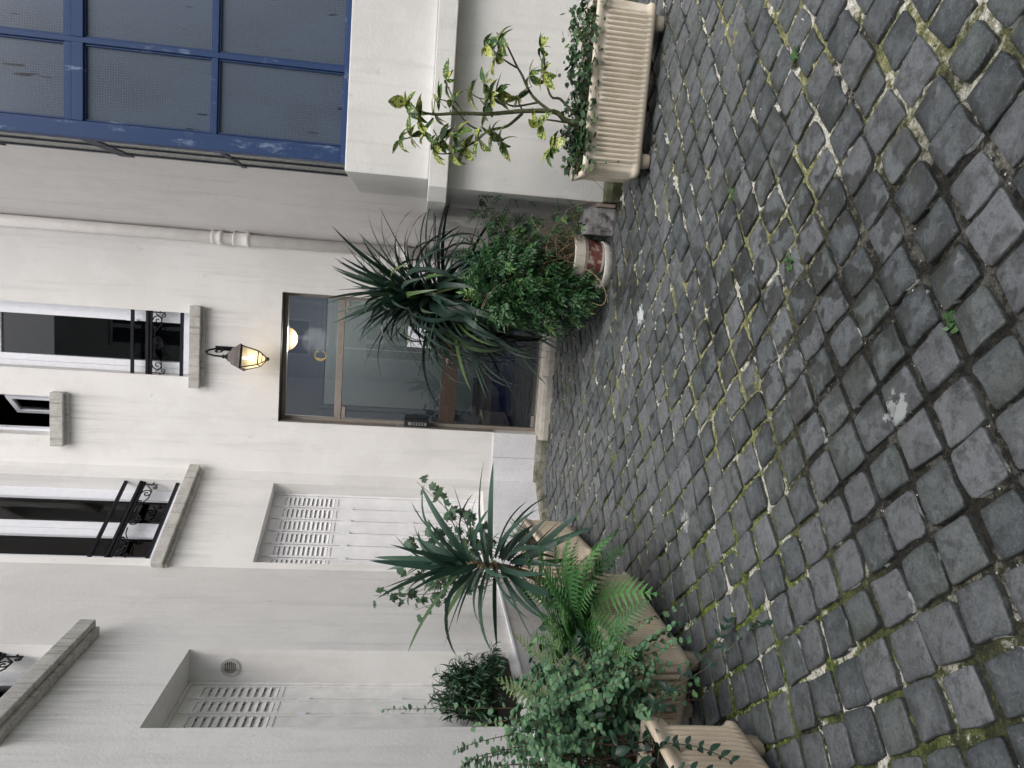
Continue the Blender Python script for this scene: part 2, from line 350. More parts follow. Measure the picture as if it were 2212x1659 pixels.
# ------------------------------------------------------------------ mesh helpers
class Frame:
    def __init__(s, o, sd, nd): s.o = Vector((*o, 0)); s.s = Vector((*sd, 0)).normalized(); s.n = Vector((*nd, 0)).normalized()
    def __call__(s, a, b, c): return s.o + s.s*a + s.n*b + Vector((0, 0, c))
WORLD = Frame((0, 0), (1, 0), (0, 1))
class MB:
    def __init__(s, fr=WORLD): s.v = []; s.f = []; s.fr = fr
    def pt(s, p): s.v.append(tuple(s.fr(*p))); return len(s.v)-1
    def poly(s, pts): s.f.append([s.pt(p) for p in pts])
    def box(s, a0, a1, b0, b1, c0, c1):
        i = [s.pt(p) for p in ((a0, b0, c0), (a1, b0, c0), (a1, b1, c0), (a0, b1, c0), (a0, b0, c1), (a1, b0, c1), (a1, b1, c1), (a0, b1, c1))]
        for q in ((0, 3, 2, 1), (4, 5, 6, 7), (0, 1, 5, 4), (1, 2, 6, 5), (2, 3, 7, 6), (3, 0, 4, 7)): s.f.append([i[k] for k in q])
        return s
    def loft(s, rings, cap=True, close=True):
        idx = [[s.pt(p) for p in r] for r in rings]
        n = len(rings[0])
        for a, b in zip(idx, idx[1:]):
            for k in range(n if close else n-1):
                s.f.append([a[k], a[(k+1) % n], b[(k+1) % n], b[k]])
        if cap: s.f.append(idx[0][::-1]); s.f.append(idx[-1])
        return s
    def tube(s, pts, r, sides=6, r1=None, cap=True):
        pts = [Vector(p) for p in pts]; n = len(pts); rings = []; up = Vector((0, 0, 1))
        for k, p in enumerate(pts):
            d = (pts[min(k+1, n-1)]-pts[max(k-1, 0)])
            d = d.normalized() if d.length > 1e-9 else Vector((0, 0, 1))
            u = d.cross(up)
            if u.length < .05: u = d.cross(Vector((1, 0, 0)))
            u.normalize(); w = d.cross(u)
            rr = r if r1 is None else r+(r1-r)*k/max(1, n-1)
            rings.append([p+(u*math.cos(a)+w*math.sin(a))*rr for a in (2*math.pi*j/sides for j in range(sides))])
        return s.loft(rings, cap)
    def lathe(s, prof, c=(0, 0), sides=32, cap=True):
        return s.loft([[(c[0]+r*math.cos(2*math.pi*j/sides), c[1]+r*math.sin(2*math.pi*j/sides), z) for j in range(sides)] for r, z in prof], cap)
    def mesh(s, name, mt, smooth=False, fix=True):
        me = bpy.data.meshes.new(name); me.from_pydata(s.v, [], s.f)
        if fix:
            bm = bmesh.new(); bm.from_mesh(me); bmesh.ops.recalc_face_normals(bm, faces=bm.faces); bm.to_mesh(me); bm.free()
        if smooth: me.shade_smooth()
        me.materials.append(M[mt] if isinstance(mt, str) else mt)
        return me
    def build(s, name, mt, parent=None, smooth=False, bevel=0, fix=True):
        me = s.mesh(name, mt, smooth, fix)
        if bevel:
            bm = bmesh.new(); bm.from_mesh(me)
            bmesh.ops.remove_doubles(bm, verts=bm.verts, dist=1e-5)
            bmesh.ops.bevel(bm, geom=[e for e in bm.edges if len(e.link_faces) == 2 and e.calc_face_angle(0) > .5], offset=bevel, segments=2, profile=.6, affect='EDGES')
            bm.to_mesh(me); bm.free()
        return link(name, me, parent)
def link(name, me, parent=None, mat4=None):
    o = bpy.data.objects.new(name, me); col.objects.link(o)
    if parent: o.parent = parent
    if mat4 is not None: o.matrix_local = mat4
    return o
def tag(o, label, cat, group=None):
    o['label'] = label; o['category'] = cat
    if group: o['group'] = group
    return o
def thing(name, label, cat, loc=(0, 0, 0), group=None, rz=0):
    o = bpy.data.objects.new(name, None); col.objects.link(o); o.location = loc; o.rotation_euler.z = rz; o.empty_display_size = .1
    return tag(o, label, cat, group)
def struct(o): o['kind'] = 'structure'; return o
def panel(fr, s0, s1, z0, z1, holes, cut=()):
    """front face of a wall with rectangular openings and their reveals: (s0,s1,z0,z1,depth)"""
    mb = MB(fr)
    S = sorted({s0, s1, *cut, *[h[0] for h in holes], *[h[1] for h in holes]}); Z = sorted({z0, z1, *[h[2] for h in holes], *[h[3] for h in holes]})
    for a, b in zip(S, S[1:]):
        for c, d in zip(Z, Z[1:]):
            m_, k_ = (a+b)/2, (c+d)/2
            if any(h[0] < m_ < h[1] and h[2] < k_ < h[3] for h in holes): continue
            mb.poly([(a, 0, c), (b, 0, c), (b, 0, d), (a, 0, d)])
    for h in holes:
        a, b, c, d, e = h
        mb.poly([(a, 0, c), (a, -e, c), (a, -e, d), (a, 0, d)]); mb.poly([(b, 0, c), (b, 0, d), (b, -e, d), (b, -e, c)])
        mb.poly([(a, 0, d), (a, -e, d), (b, -e, d), (b, 0, d)]); mb.poly([(a, 0, c), (b, 0, c), (b, -e, c), (a, -e, c)])
    return mb

# ------------------------------------------------------------------ frames of the courtyard walls
YB = 7.146
CL0, CL1 = Vector((-1.95, YB)), Vector((-2.53, 6.135))      # splayed corner left
CR0, CR1 = Vector((.30, YB)), Vector((.72, 6.20))           # splayed corner right
XL = -2.53
def splay(a, b):
    d = (b-a).normalized(); n = Vector((-d.y, d.x))
    if n.dot(Vector((-a.x, 3-a.y))) < 0: n = -n
    return Frame(tuple(a), tuple(d), tuple(n)), (b-a).length
F_back = Frame((0, YB), (1, 0), (0, -1))
F_cl, LCL = splay(CL0, CL1)
F_left = Frame((XL, 0), (0, 1), (1, 0))
F_cr, LCR = splay(CR0, CR1)
TOP = 9.0

# ------------------------------------------------------------------ ground
xs = np.concatenate([[-45, -20, -8, -4], np.arange(-2.7, 2.6, .022), [3.2, 4.5, 8, 20, 45]])
ys = np.concatenate([[-45, -20, -6, -2, 0], np.arange(.7, 7.3, .03), [9, 12, 20, 45]])
X, Y = np.meshgrid(xs, ys)
rs = np.random.RandomState(3)
Zg = -.0085-.006*np.clip((2.6-Y)/1.0, 0, 1)+.0028*rs.randn(*X.shape)
for k_, a_ in ((9, .003), (23, .003)):
    ph = rs.rand(4)*6
    Zg += a_*np.sin(X*k_+ph[0]+2*np.sin(Y*k_*.7+ph[1]))*np.sin(Y*k_+ph[2]+2*np.sin(X*k_*.6+ph[3]))
nx, ny = len(xs), len(ys)
V = np.stack([X, Y, Zg], -1).reshape(-1, 3)
ii = np.arange(nx*ny).reshape(ny, nx)
Fq = np.stack([ii[:-1, :-1], ii[:-1, 1:], ii[1:, 1:], ii[1:, :-1]], -1).reshape(-1, 4)
me = bpy.data.meshes.new('ground'); me.from_pydata(V.tolist(), [], Fq.tolist()); me.materials.append(M['bedding']); me.shade_smooth()
ground = struct(link('ground', me))

# setts laid diagonally
def sett_mesh(k):
    q = random.Random(100+k); h = .0675; pts = []; cr = q.uniform(.007, .020)
    cor = [(h*q.uniform(.90, 1.07)*sx, h*q.uniform(.90, 1.07)*sy) for sx, sy in ((1, 1), (-1, 1), (-1, -1), (1, -1))]
    for i in range(4):
        p0, p1, p2 = Vector(cor[i-1]), Vector(cor[i]), Vector(cor[(i+1) % 4])
        a, b = (p0-p1).normalized(), (p2-p1).normalized(); c_ = cr*q.uniform(.7, 1.2)
        for t in (0., .5, 1.):
            pts.append(p1+a*c_*(1-t)**2+b*c_*t**2)
        mid = (p1+p2)/2
        pts.append(mid+Vector((q.uniform(-.006, .006), q.uniform(-.006, .006))))
    mb = MB(); n = len(pts); rings = []
    for sc, z in ((1.02, -.045), (1.0, -.006), (.982, -.0008), (.93, .0012), (.55, .0028)):
        rings.append([(p.x*sc+q.uniform(-.002, .002), p.y*sc+q.uniform(-.002, .002), z+q.uniform(-.0009, .0009)) for p in pts])
    mb.loft(rings, cap=False)
    c = mb.pt((0, 0, .0032)); L = len(mb.v)-1-n
    for j in range(n): mb.f.append([L+j, L+(j+1) % n, c])
    me = mb.mesh('sett', 'sett', smooth=True)
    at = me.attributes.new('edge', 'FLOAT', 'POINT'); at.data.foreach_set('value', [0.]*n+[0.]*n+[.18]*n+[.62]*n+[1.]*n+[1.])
    return me
SM = [sett_mesh(k) for k in range(14)]
E1 = Vector((math.sin(R(136)), math.cos(R(136))))*.156
E2 = Vector((math.sin(R(49)), math.cos(R(49))))*.152
O0 = Vector((.026, 2.147))+(E1+E2)/2
def in_court(x, y):
    if y < .5 or y > YB-.07 or x < XL+.03 or x > 2.6: return False
    if (x-CL0.x)*(CL1.y-CL0.y)-(y-CL0.y)*(CL1.x-CL0.x) > -.03 and y > 6.0: return False
    if y > 5.06 and x > .60: return False
    if y > 6.0 and x > .20+(YB-y)*.44: return False
    return abs(x+.13*y) < .58*y+1.0
cells = []
for i in range(-46, 47):
    for j in range(-46, 47):
        p = O0+E1*i+E2*j
        p = p+Vector((noise.noise((p.x*.8, p.y*.8, 1))*.02, noise.noise((p.x*.8, p.y*.8, 9))*.02))
        if in_court(*p): cells.append(p)
def view_px(p):
    d = Vector(p)-CAM; z = d.dot(FW)
    if z < .1: return None
    return 1560*d.dot(RT)/z, 1560*d.dot(DN)/z, z
def vis_rank(p):
    q = view_px((p.x, p.y, 0))
    if q is None or abs(q[0]) > 900 or abs(q[1]) > 1170: return 100+p.length
    hidden = 50 if (p.x < -1.55) else 0
    return q[2]+hidden
cells.sort(key=vis_rank)
ang0 = math.atan2(E1.y, E1.x)
def sett_mat(p):
    sc = rng.uniform(.95, 1.05)*(.985+.055*min(1, max(0, (p.y-1.9)/1.6)))
    m = Matrix.Translation((p.x+rng.uniform(-.006, .006), p.y+rng.uniform(-.006, .006), rng.uniform(-.005, .005)))
    m = m @ Matrix.Rotation(ang0+rng.randrange(4)*math.pi/2+rng.uniform(-.05, .05), 4, 'Z') @ Matrix.Rotation(rng.uniform(-.03, .03), 4, 'X') @ Matrix.Rotation(rng.uniform(-.03, .03), 4, 'Y')
    return m @ Matrix.Diagonal((sc*rng.uniform(.95, 1.05), sc*rng.uniform(.95, 1.05), 1, 1))
MESHDATA = {}
def mdata(me):
    if me.name not in MESHDATA:
        v = np.array([v.co[:] for v in me.vertices]); f = [tuple(p.vertices) for p in me.polygons]
        MESHDATA[me.name] = (v, f, me.polygons[0].use_smooth, [d.value for d in me.attributes['edge'].data] if 'edge' in me.attributes else None)
    return MESHDATA[me.name]
def joined(name, items, mt, parent=None, seed=1):
    """many alike pieces in one mesh with a random value for each"""
    VV, FF, RR, EE = [], [], [], []; off = 0; q = random.Random(seed); sm = True
    for me, mx in items:
        v, f, sm, eg = mdata(me); A = np.array(mx)
        VV.append(v @ A[:3, :3].T + A[:3, 3]); FF += [tuple(i+off for i in t) for t in f]; off += len(v); RR += [q.random()]*len(v); EE += eg or []
    me = bpy.data.meshes.new(name); me.from_pydata(np.concatenate(VV).tolist(), [], FF)
    at = me.attributes.new('rnd', 'FLOAT', 'POINT'); at.data.foreach_set('value', RR)
    if EE: at = me.attributes.new('edge', 'FLOAT', 'POINT'); at.data.foreach_set('value', EE)
    me.materials.append(M[mt])
    if sm: me.shade_smooth()
    o = link(name, me, parent); o['kind'] = 'stuff'; return o
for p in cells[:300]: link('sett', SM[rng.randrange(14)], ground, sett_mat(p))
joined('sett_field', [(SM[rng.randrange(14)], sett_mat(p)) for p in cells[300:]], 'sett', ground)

# ------------------------------------------------------------------ main building
bld = thing('courtyard_building', 'pale stuccoed courtyard building with splayed corners, shuttered windows and a glass entrance door', 'building')
DOOR = (-1.445, -.187, .09, 2.655, .15)
W1 = (-1.058, -.452, 3.47, 5.7, .15)
W2 = (-1.688, -1.312, 4.69, 5.7, .15)
panel(F_back, -1.95, .30, 0, TOP, [DOOR, W1, W2]).build('wall', 'stucco', bld, fix=False)
CW = (.165, LCL-.075, 3.45, 5.7, .17); CS = (.150, LCL-.065, .62, 2.65, .15)
panel(F_cl, 0, LCL, 0, TOP, [CW, CS]).build('wall', 'stucco', bld, fix=False)
NW = (3.95, 4.78, 3.50, 5.7, .20); NS = (3.878, 4.747, .60, 2.735, .25)
panel(F_left, -3.5, 6.135, 0, TOP, [NW, NS]).build('wall', 'stucco', bld, fix=False)
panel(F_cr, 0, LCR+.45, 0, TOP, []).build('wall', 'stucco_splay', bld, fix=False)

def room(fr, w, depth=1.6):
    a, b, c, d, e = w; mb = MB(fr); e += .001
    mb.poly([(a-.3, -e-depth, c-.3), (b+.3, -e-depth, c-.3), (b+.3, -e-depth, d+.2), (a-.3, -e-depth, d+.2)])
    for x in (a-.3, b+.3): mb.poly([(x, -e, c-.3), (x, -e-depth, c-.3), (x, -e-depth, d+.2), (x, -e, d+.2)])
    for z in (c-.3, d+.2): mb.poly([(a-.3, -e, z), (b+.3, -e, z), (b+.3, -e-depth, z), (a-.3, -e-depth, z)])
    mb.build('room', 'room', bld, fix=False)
def bars(mb, a, b, c, d, w, n0, n1, bottom=None):
    bw = bottom or w
    mb.box(a, a+w, n0, n1, c, d); mb.box(b-w, b, n0, n1, c, d); mb.box(a+w, b-w, n0, n1, c, c+bw); mb.box(a+w, b-w, n0, n1, d-w, d)
def sash(fr, parent, a, b, c, d, w, n0, n1):
    mb = MB(fr); bars(mb, a, b, c, d, w, n0, n1); o = mb.build('sash', 'pvc', parent, bevel=.004)
    return o
def pane(fr, parent, a, b, c, d, n, mt='glass', th=.008):
    return MB(fr).box(a, b, n-th, n, c, d).build('pane', mt, parent)
# window above the lantern
def frame_bars(fr, w, wid=.045, parent=None):
    a, b, c, d, e = w; mb = MB(fr); bars(mb, a+.002, b-.002, c+.002, d-.002, wid, -e-.05, -e+.012); return mb.build('window', 'pvc', parent or bld, bevel=.004)
wo = frame_bars(F_back, W1, .05); room(F_back, W1)
sash(F_back, wo, W1[0]+.052, W1[1]-.052, W1[2]+.055, 5.28, .062, -.205, -.145)
pane(F_back, wo, W1[0]+.116, W1[1]-.116, W1[2]+.12, 5.215, -.17)
MB(F_back).box(W1[1]-.115, W1[1]-.10, -.145, -.11, 4.0, 4.10).build('handle', 'pvc', wo, bevel=.003)
# small window upper left: sash swung inwards
wo = frame_bars(F_back, W2, .03); room(F_back, W2)
hx = W2[1]-.035; d_ = Vector((-math.cos(R(48)), math.sin(R(48))))
fs = Frame((hx, YB+.17), tuple(d_), (-d_.y, d_.x))
sash(fs, wo, 0, .30, 4.735, 5.20, .045, -.02, .02); pane(fs, wo, .045, .255, 4.78, 5.155, .004)
# splayed-corner window, two casements
wo = frame_bars(F_cl, CW, .05); room(F_cl, CW)
m_ = (CW[0]+CW[1])/2+.03
for a, b in ((CW[0]+.052, m_), (m_+.004, CW[1]-.052)):
    sash(F_cl, wo, a, b, CW[2]+.055, 5.6, .075, -.215, -.150); pane(F_cl, wo, a+.075, b-.075, CW[2]+.13, 5.53, -.18)
# left wall upper window
wo = frame_bars(F_left, NW, .05); room(F_left, NW)
m_ = (NW[0]+NW[1])/2
for a, b in ((NW[0]+.052, m_), (m_+.004, NW[1]-.052)):
    sash(F_left, wo, a, b, NW[2]+.055, 5.6, .075, -.245, -.180); pane(F_left, wo, a+.075, b-.075, NW[2]+.13, 5.53, -.21)

def sill(fr, a, b, z0, z1, proud, drip=True):
    mb = MB(fr); mb.box(a, b, .001, proud, z0, z1); o = mb.build('sill', 'sill_stone', bld, bevel=.006)
    if drip: MB(fr).box(a+.012, b-.012, .002, proud-.045, z0-.028, z0-.001).build('drip_mould', 'sill_stone', o, bevel=.004)
    # slab inside the opening
    return o
sill(F_back, -1.150, -.375, 3.372, 3.468, .09)
sill(F_back, -1.770, -1.262, 4.575, 4.688, .085)
sill(F_cl, .025, LCL+.035, 3.352, 3.448, .085)
sill(F_left, 3.70, 4.93, 3.395, 3.497, .11)
for fr, w in ((F_back, W1), (F_back, W2), (F_cl, CW), (F_left, NW)):
    MB(fr).box(w[0]+.002, w[1]-.002, -w[4]+.014, -.002, w[2]+.002, w[2]+.018).build('sill_board', 'pvc' if w[3] > 0 else 'pvc', bld)

# folding metal shutters
def shutters(fr, hole, nleaf, first_w, lz0, lz1, nsl, mt, rev=False):
    a, b, c, d, e = hole; n = -e+.004
    mb = MB(fr); bars(mb, a+.002, b-.002, c+.002, d-.002, .022, n-.03, n+.012); mb.build('shutter_frame', mt, bld)
    x = a+.024; wl = (b-a-.048)/nleaf
    for k in range(nleaf):
        x0, x1 = x+k*wl+.0045, x+(k+1)*wl-.0045; z0, z1 = c+.026, d-.026
        g = .016+.030; mb = MB(fr)
        # solid leaf: stiles, rails, and the plain lower sheet
        la, lb = x0+.020, x1-.020
        mb.box(x0, la, n-.018, n+.004, z0, z1); mb.box(lb, x1, n-.018, n+.004, z0, z1)
        mb.box(la, lb, n-.018, n+.004, lz1, z1); mb.box(la, lb, n-.018, n+.004, lz0-.03, lz0)
        mb.box(la, lb, n-.014, n-.002, z0, lz0-.03)
        mb.box(la+.001, lb-.001, n-.030, n-.024, lz0, lz1)
        o = mb.build('shutter_leaf', mt, bld, bevel=.0025)
        step = (lz1-lz0)/nsl
        for q in range(nsl):
            zb = lz0+q*step+.004; mm = MB(fr); zt = zb+step*.93
            mm.loft([[(la+.001, n-.022, zt), (la+.001, n-.016, zt), (la+.001, n+.006, zb), (la+.001, n+.001, zb)],
                     [(lb-.001, n-.022, zt), (lb-.001, n-.016, zt), (lb-.001, n+.006, zb), (lb-.001, n+.001, zb)]])
            mm.build('slat', mt, o)
        if k < nleaf-1:
            for hz in (z1-.10, (z1+z0)/2+.28, (z1+z0)/2-.32):
                MB(fr).box(x1-.006, x1+.012, n+.004, n+.014, hz-.035, hz+.035).build('hinge', 'pvc', o, bevel=.003)
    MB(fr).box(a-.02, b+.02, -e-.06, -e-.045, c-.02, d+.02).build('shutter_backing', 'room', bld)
shutters(F_cl, CS, 6, .157, 2.06, 2.53, 11, 'shutter')
shutters(F_left, NS, 5, .17, 2.13, 2.62, 10, 'shutter_warm')
# round vent in the niche reveal
vo = thing('wall_vent', 'small round vent grille with dark slots high in the left niche reveal', 'vent')
FV = Frame((XL-.125, 4.747), (-1, 0), (0, -1))
def disc(fr, r0, r1, n0, n1, c, sides=28):
    mb = MB(fr); rr = []
    for r_, nn in ((r0, n0), (r1, n0), (r1, n1), (r0, n1)):
        rr.append([(r_*math.cos(2*math.pi*j/sides), nn, c+r_*math.sin(2*math.pi*j/sides)) for j in range(sides)])
    return mb.loft(rr+[rr[0]], cap=False)
disc(FV, .043, .062, .001, .012, 2.47).build('rim', 'sill_stone', vo, smooth=False)
MB(FV).loft([[(.044*math.cos(j*.2244), .0015, 2.47+.044*math.sin(j*.2244)) for j in range(28)], [(.044*math.cos(j*.2244), .004, 2.47+.044*math.sin(j*.2244)) for j in range(28)]]).build('backing', 'grille_dark', vo)
for k in range(-3, 4):
    w_ = math.sqrt(.044**2-(k*.0125)**2); MB(FV).box(-w_, w_, .004, .010, 2.47+k*.0125-.0025, 2.47+k*.0125+.0025).build('slat', 'sill_stone', vo)

# plinths: marble slabs
for a, b in ((-1.945, -1.70), (-1.697, -1.447)):
    MB(F_back).box(a, b, .001, .016, .10, .535).build('plinth_slab', 'marble', bld, bevel=.002)
for a, b in ((-.185, .06), (.063, .295)):
    MB(F_back).box(a, b, .001, .016, .10, .535).build('plinth_slab', 'marble', bld, bevel=.002)
for k in range(2):
    w_ = (LCL-.012)/2; MB(F_cl).box(.006+k*w_, .004+(k+1)*w_, .001, .016, .06, .535).build('plinth_slab', 'marble', bld, bevel=.002)
for k in range(8):
    MB(F_left).box(6.13-.9*(k+1)+.003, 6.13-.9*k, .001, .014, .0, .535).build('plinth_slab', 'plinth_grey', bld, bevel=.002)
    MB(F_left).box(6.13-.9*(k+1)+.003, 6.13-.9*k, .001, .022, .536, .552).build('plinth_cap', 'marble', bld)
MB(F_cr).box(.02, LCR, .001, .014, .0, .62).build('plinth_slab', 'plinth_grey', bld, bevel=.002)
# plaster ledge under the back plinth
def rough_kerb(name, fr, a, b, n0, n1, z0, z1, mt, parent, seg=.06, amp=.007):
    k = max(2, int((b-a)/seg)); rings = []; q = random.Random(int(a*1000)+7)
    for i in range(k+1):
        x = a+(b-a)*i/k; J = lambda: q.uniform(-amp, amp)
        rings.append([(x, n0, z0), (x, n1+J(), z0), (x, n1+J(), z1*.55), (x, n1-.012+J(), z1-.010+J()*.5), (x, n1-.035, z1+J()*.6), (x, n0, z1)])
    return MB(fr).loft(rings).build(name, mt, parent, smooth=False)
rough_kerb('base_kerb', F_back, -1.93, -1.452, .0, .085, -.02, .10, 'kerb', bld)
rough_kerb('base_kerb', F_cl, .02, LCL, .0, .075, -.02, .075, 'kerb', bld)

# ------------------------------------------------------------------ entrance
a, b, c, d, e = DOOR
st = MB(); q = random.Random(5)
for x0, x1 in ((a-.03, -.835), (-.829, b+.02)):
    rough_kerb('door_step', F_back, x0, x1, -.30, .135, -.02, .092, 'step_stone', bld, seg=.08, amp=.004)
fb = MB(F_back)
yD = -e
bars(fb, a+.002, b-.002, c+.004, d-.002, .034, yD-.05, yD+.01, bottom=.012)
fb.box(a+.036, b-.036, yD-.04, yD+.016, 2.075, 2.140)
dr = fb.build('door', 'bronze', bld, bevel=.003)
for fr_, z0, z1 in ((a, .535, d), (b, .535, d)):
    s_ = 1 if fr_ == a else -1
    MB(F_back).box(min(fr_+.0015*s_, fr_+.006*s_), max(fr_+.0015*s_, fr_+.006*s_), yD+.012, -.002, z0, z1-.003).build('jamb_lining', 'bronze', dr)
MB(F_back).box(a+.007, b-.007, yD+.012, -.002, d-.007, d-.0015).build('jamb_lining', 'bronze_dark', dr)
xm = -.700
pane(F_back, dr, a+.036, b-.036, 2.142, d-.038, yD-.012, 'door_glass', .01)
pane(F_back, dr, a+.040, xm-.003, .112, 2.070, yD-.012, 'door_glass', .01)
pane(F_back, dr, xm+.003, b-.040, .112, 2.070, yD-.012, 'door_glass', .01)
for x0, x1 in ((a+.042, xm-.006), (xm+.006, b-.042)):
    bd = MB(F_back).box(x0, x1, yD-.011, yD+.008, .935, 1.098).build('push_band', 'bronze_dark', dr, bevel=.003)
lk = MB(F_back).box(-.80, -.728, yD+.009, yD+.020, .985, 1.058).build('lock_plate', 'bronze', dr, bevel=.002)
MB(Frame((-.764, YB), (1, 0), (0, -1))).loft([[(.024*math.cos(k*.3927), yD+.021+h_, 1.022+.024*math.sin(k*.3927)) for k in range(16)] for h_ in (0, .008)]).build('lock_cylinder', 'bronze_dark', dr)
for x0 in (a+.045, b-.16):
    MB(F_back).box(x0, x0+.115, yD-.004, yD+.018, 2.030, 2.066)\
        .build('pivot', 'bronze', dr, bevel=.003)
    MB(F_back).box(x0, x0+.12, yD-.004, yD+.014, .113, .145).build('pivot', 'steel', dr, bevel=.003)
# gold letter C on the transom glass
mb = MB(Frame((-.792, YB), (1, 0), (0, -1))); n_ = 40; ro, ri = [], []
for k in range(n_+1):
    t_ = R(42)+R(276)*k/n_; ro.append((.055*math.cos(t_), .058*math.sin(t_)))
    th = .020*max(.0, math.sin((t_-R(42))/R(276)*math.pi))**.8+.004
    ri.append(((.055-th)*math.cos(t_)+.000, (.058-min(th, .009))*math.sin(t_)))
for k in range(n_):
    q_ = [(ro[k][0], yD-.0115, 2.300+ro[k][1]), (ro[k+1][0], yD-.0115, 2.300+ro[k+1][1]), (ri[k+1][0], yD-.0115, 2.300+ri[k+1][1]), (ri[k][0], yD-.0115, 2.300+ri[k][1])]
    mb.loft([q_, [(x, yD-.008, z) for x, _, z in q_]])
for zc, sgn in ((2.3385, 1), (2.2615, -1)):
    mb.box(.036, .0435, yD-.0115, yD-.0075, min(zc, zc-.020*sgn), max(zc, zc-.020*sgn))
mb.build('letter_c', 'gold', dr)
# hall behind the glass
hl = MB(); zf = .088
y0, y1 = YB+.205, 9.3
hl.poly([(-2.2, y1, zf), (.7, y1, zf), (.7, y1, 3.05), (-2.2, y1, 3.05)]); hl.poly([(-2.2, y0, zf), (-2.2, y1, zf), (-2.2, y1, 3.05), (-2.2, y0, 3.05)])
hl.poly([(.7, y0, zf), (.7, y0, 3.05), (.7, y1, 3.05), (.7, y1, zf)]); hl.poly([(-2.2, y0, 3.05), (-2.2, y1, 3.05), (.7, y1, 3.05), (.7, y0, 3.05)])
hw = hl.build('hall_wall', 'hall_wall', bld, fix=False)
MB().box(-2.2, .7, YB+.01, y1, zf-.04, zf-.0005).build('hall_floor', 'hall_floor', bld)
MB().box(-2.19, .69, y1-.02, y1-.001, zf, .36).build('skirting', 'hall_base', hw)
for x0, x1 in ((-1.62, .05),):
    mb = MB(Frame((0, y1), (1, 0), (0, -1))); bars(mb, x0-.06, x1+.06, .55, 2.55, .05, .001, .03); mb.build('panel_moulding', 'hall_wall', hw, bevel=.006)
    MB().box(x0, x1, y1-.012, y1-.001, .605, 2.49).build('wall_panel', 'hall_panel', hw)
    mb = MB(Frame((0, y1), (1, 0), (0, -1))); bars(mb, x0-.17, x1+.17, .45, 2.65, .02, .001, .015); mb.build('panel_moulding', 'hall_wall', hw)
MB().box(-2.2, .7, YB+.15+.052, y0+.02, 2.66, 3.05).build('hall_header', 'hall_wall', hw)

gl = thing('globe_lamp', 'glowing peach globe lamp hanging inside the hall behind the transom glass', 'lamp', (-.72, 8.15, 3.02))
mb = MB(); mb.lathe([(.001, -.36)]+[(.135*math.cos(R(t_)), -.225+.135*math.sin(R(t_))) for t_ in range(-80, 81, 10)]+[(.001, -.09)], sides=24); mb.build('globe', 'globe', gl, smooth=True)
MB().lathe([(.012, -.10), (.012, -.001)], sides=8).build('rod', 'bronze', gl)
gp = bpy.data.lights.new('globe_light', 'POINT'); gp.energy = 32; gp.color = (1, .93, .86); gp.shadow_soft_size = .14
go = bpy.data.objects.new('globe_light', gp); col.objects.link(go); go.parent = gl; go.location = (0, -.02, -.55)

nt = MB(F_back); nt.box(-.648, -.442, -e-.0105, -e-.009, 1.205, 1.455)
tag(nt.build('notice', 'paper'), 'white printed sheet taped to the right leaf of the glass door', 'notice')

kp = thing('intercom', 'black intercom box on a silver plate at the left door jamb', 'intercom', (0, 0, 0))
FJ = Frame((a, YB), (0, 1), (1, 0))       # jamb face, s = depth behind the wall face
MB(FJ).box(.012, .118, .007, .0115, 1.10, 1.52).build('plate', 'steel', kp, bevel=.001)
MB(FJ).box(.014, .112, .012, .082, 1.20, 1.44).build('housing', 'black_plastic', kp, bevel=.004)
mb = MB(FJ); mb.box(-.004, .0135, .030, .062, 1.215, 1.40); mb.build('grip', 'steel', kp, bevel=.004)
for k in range(5): MB(FJ).box(-.007, -.0045, .034, .058, 1.24+k*.028, 1.252+k*.028).build('button', 'black_plastic', kp)

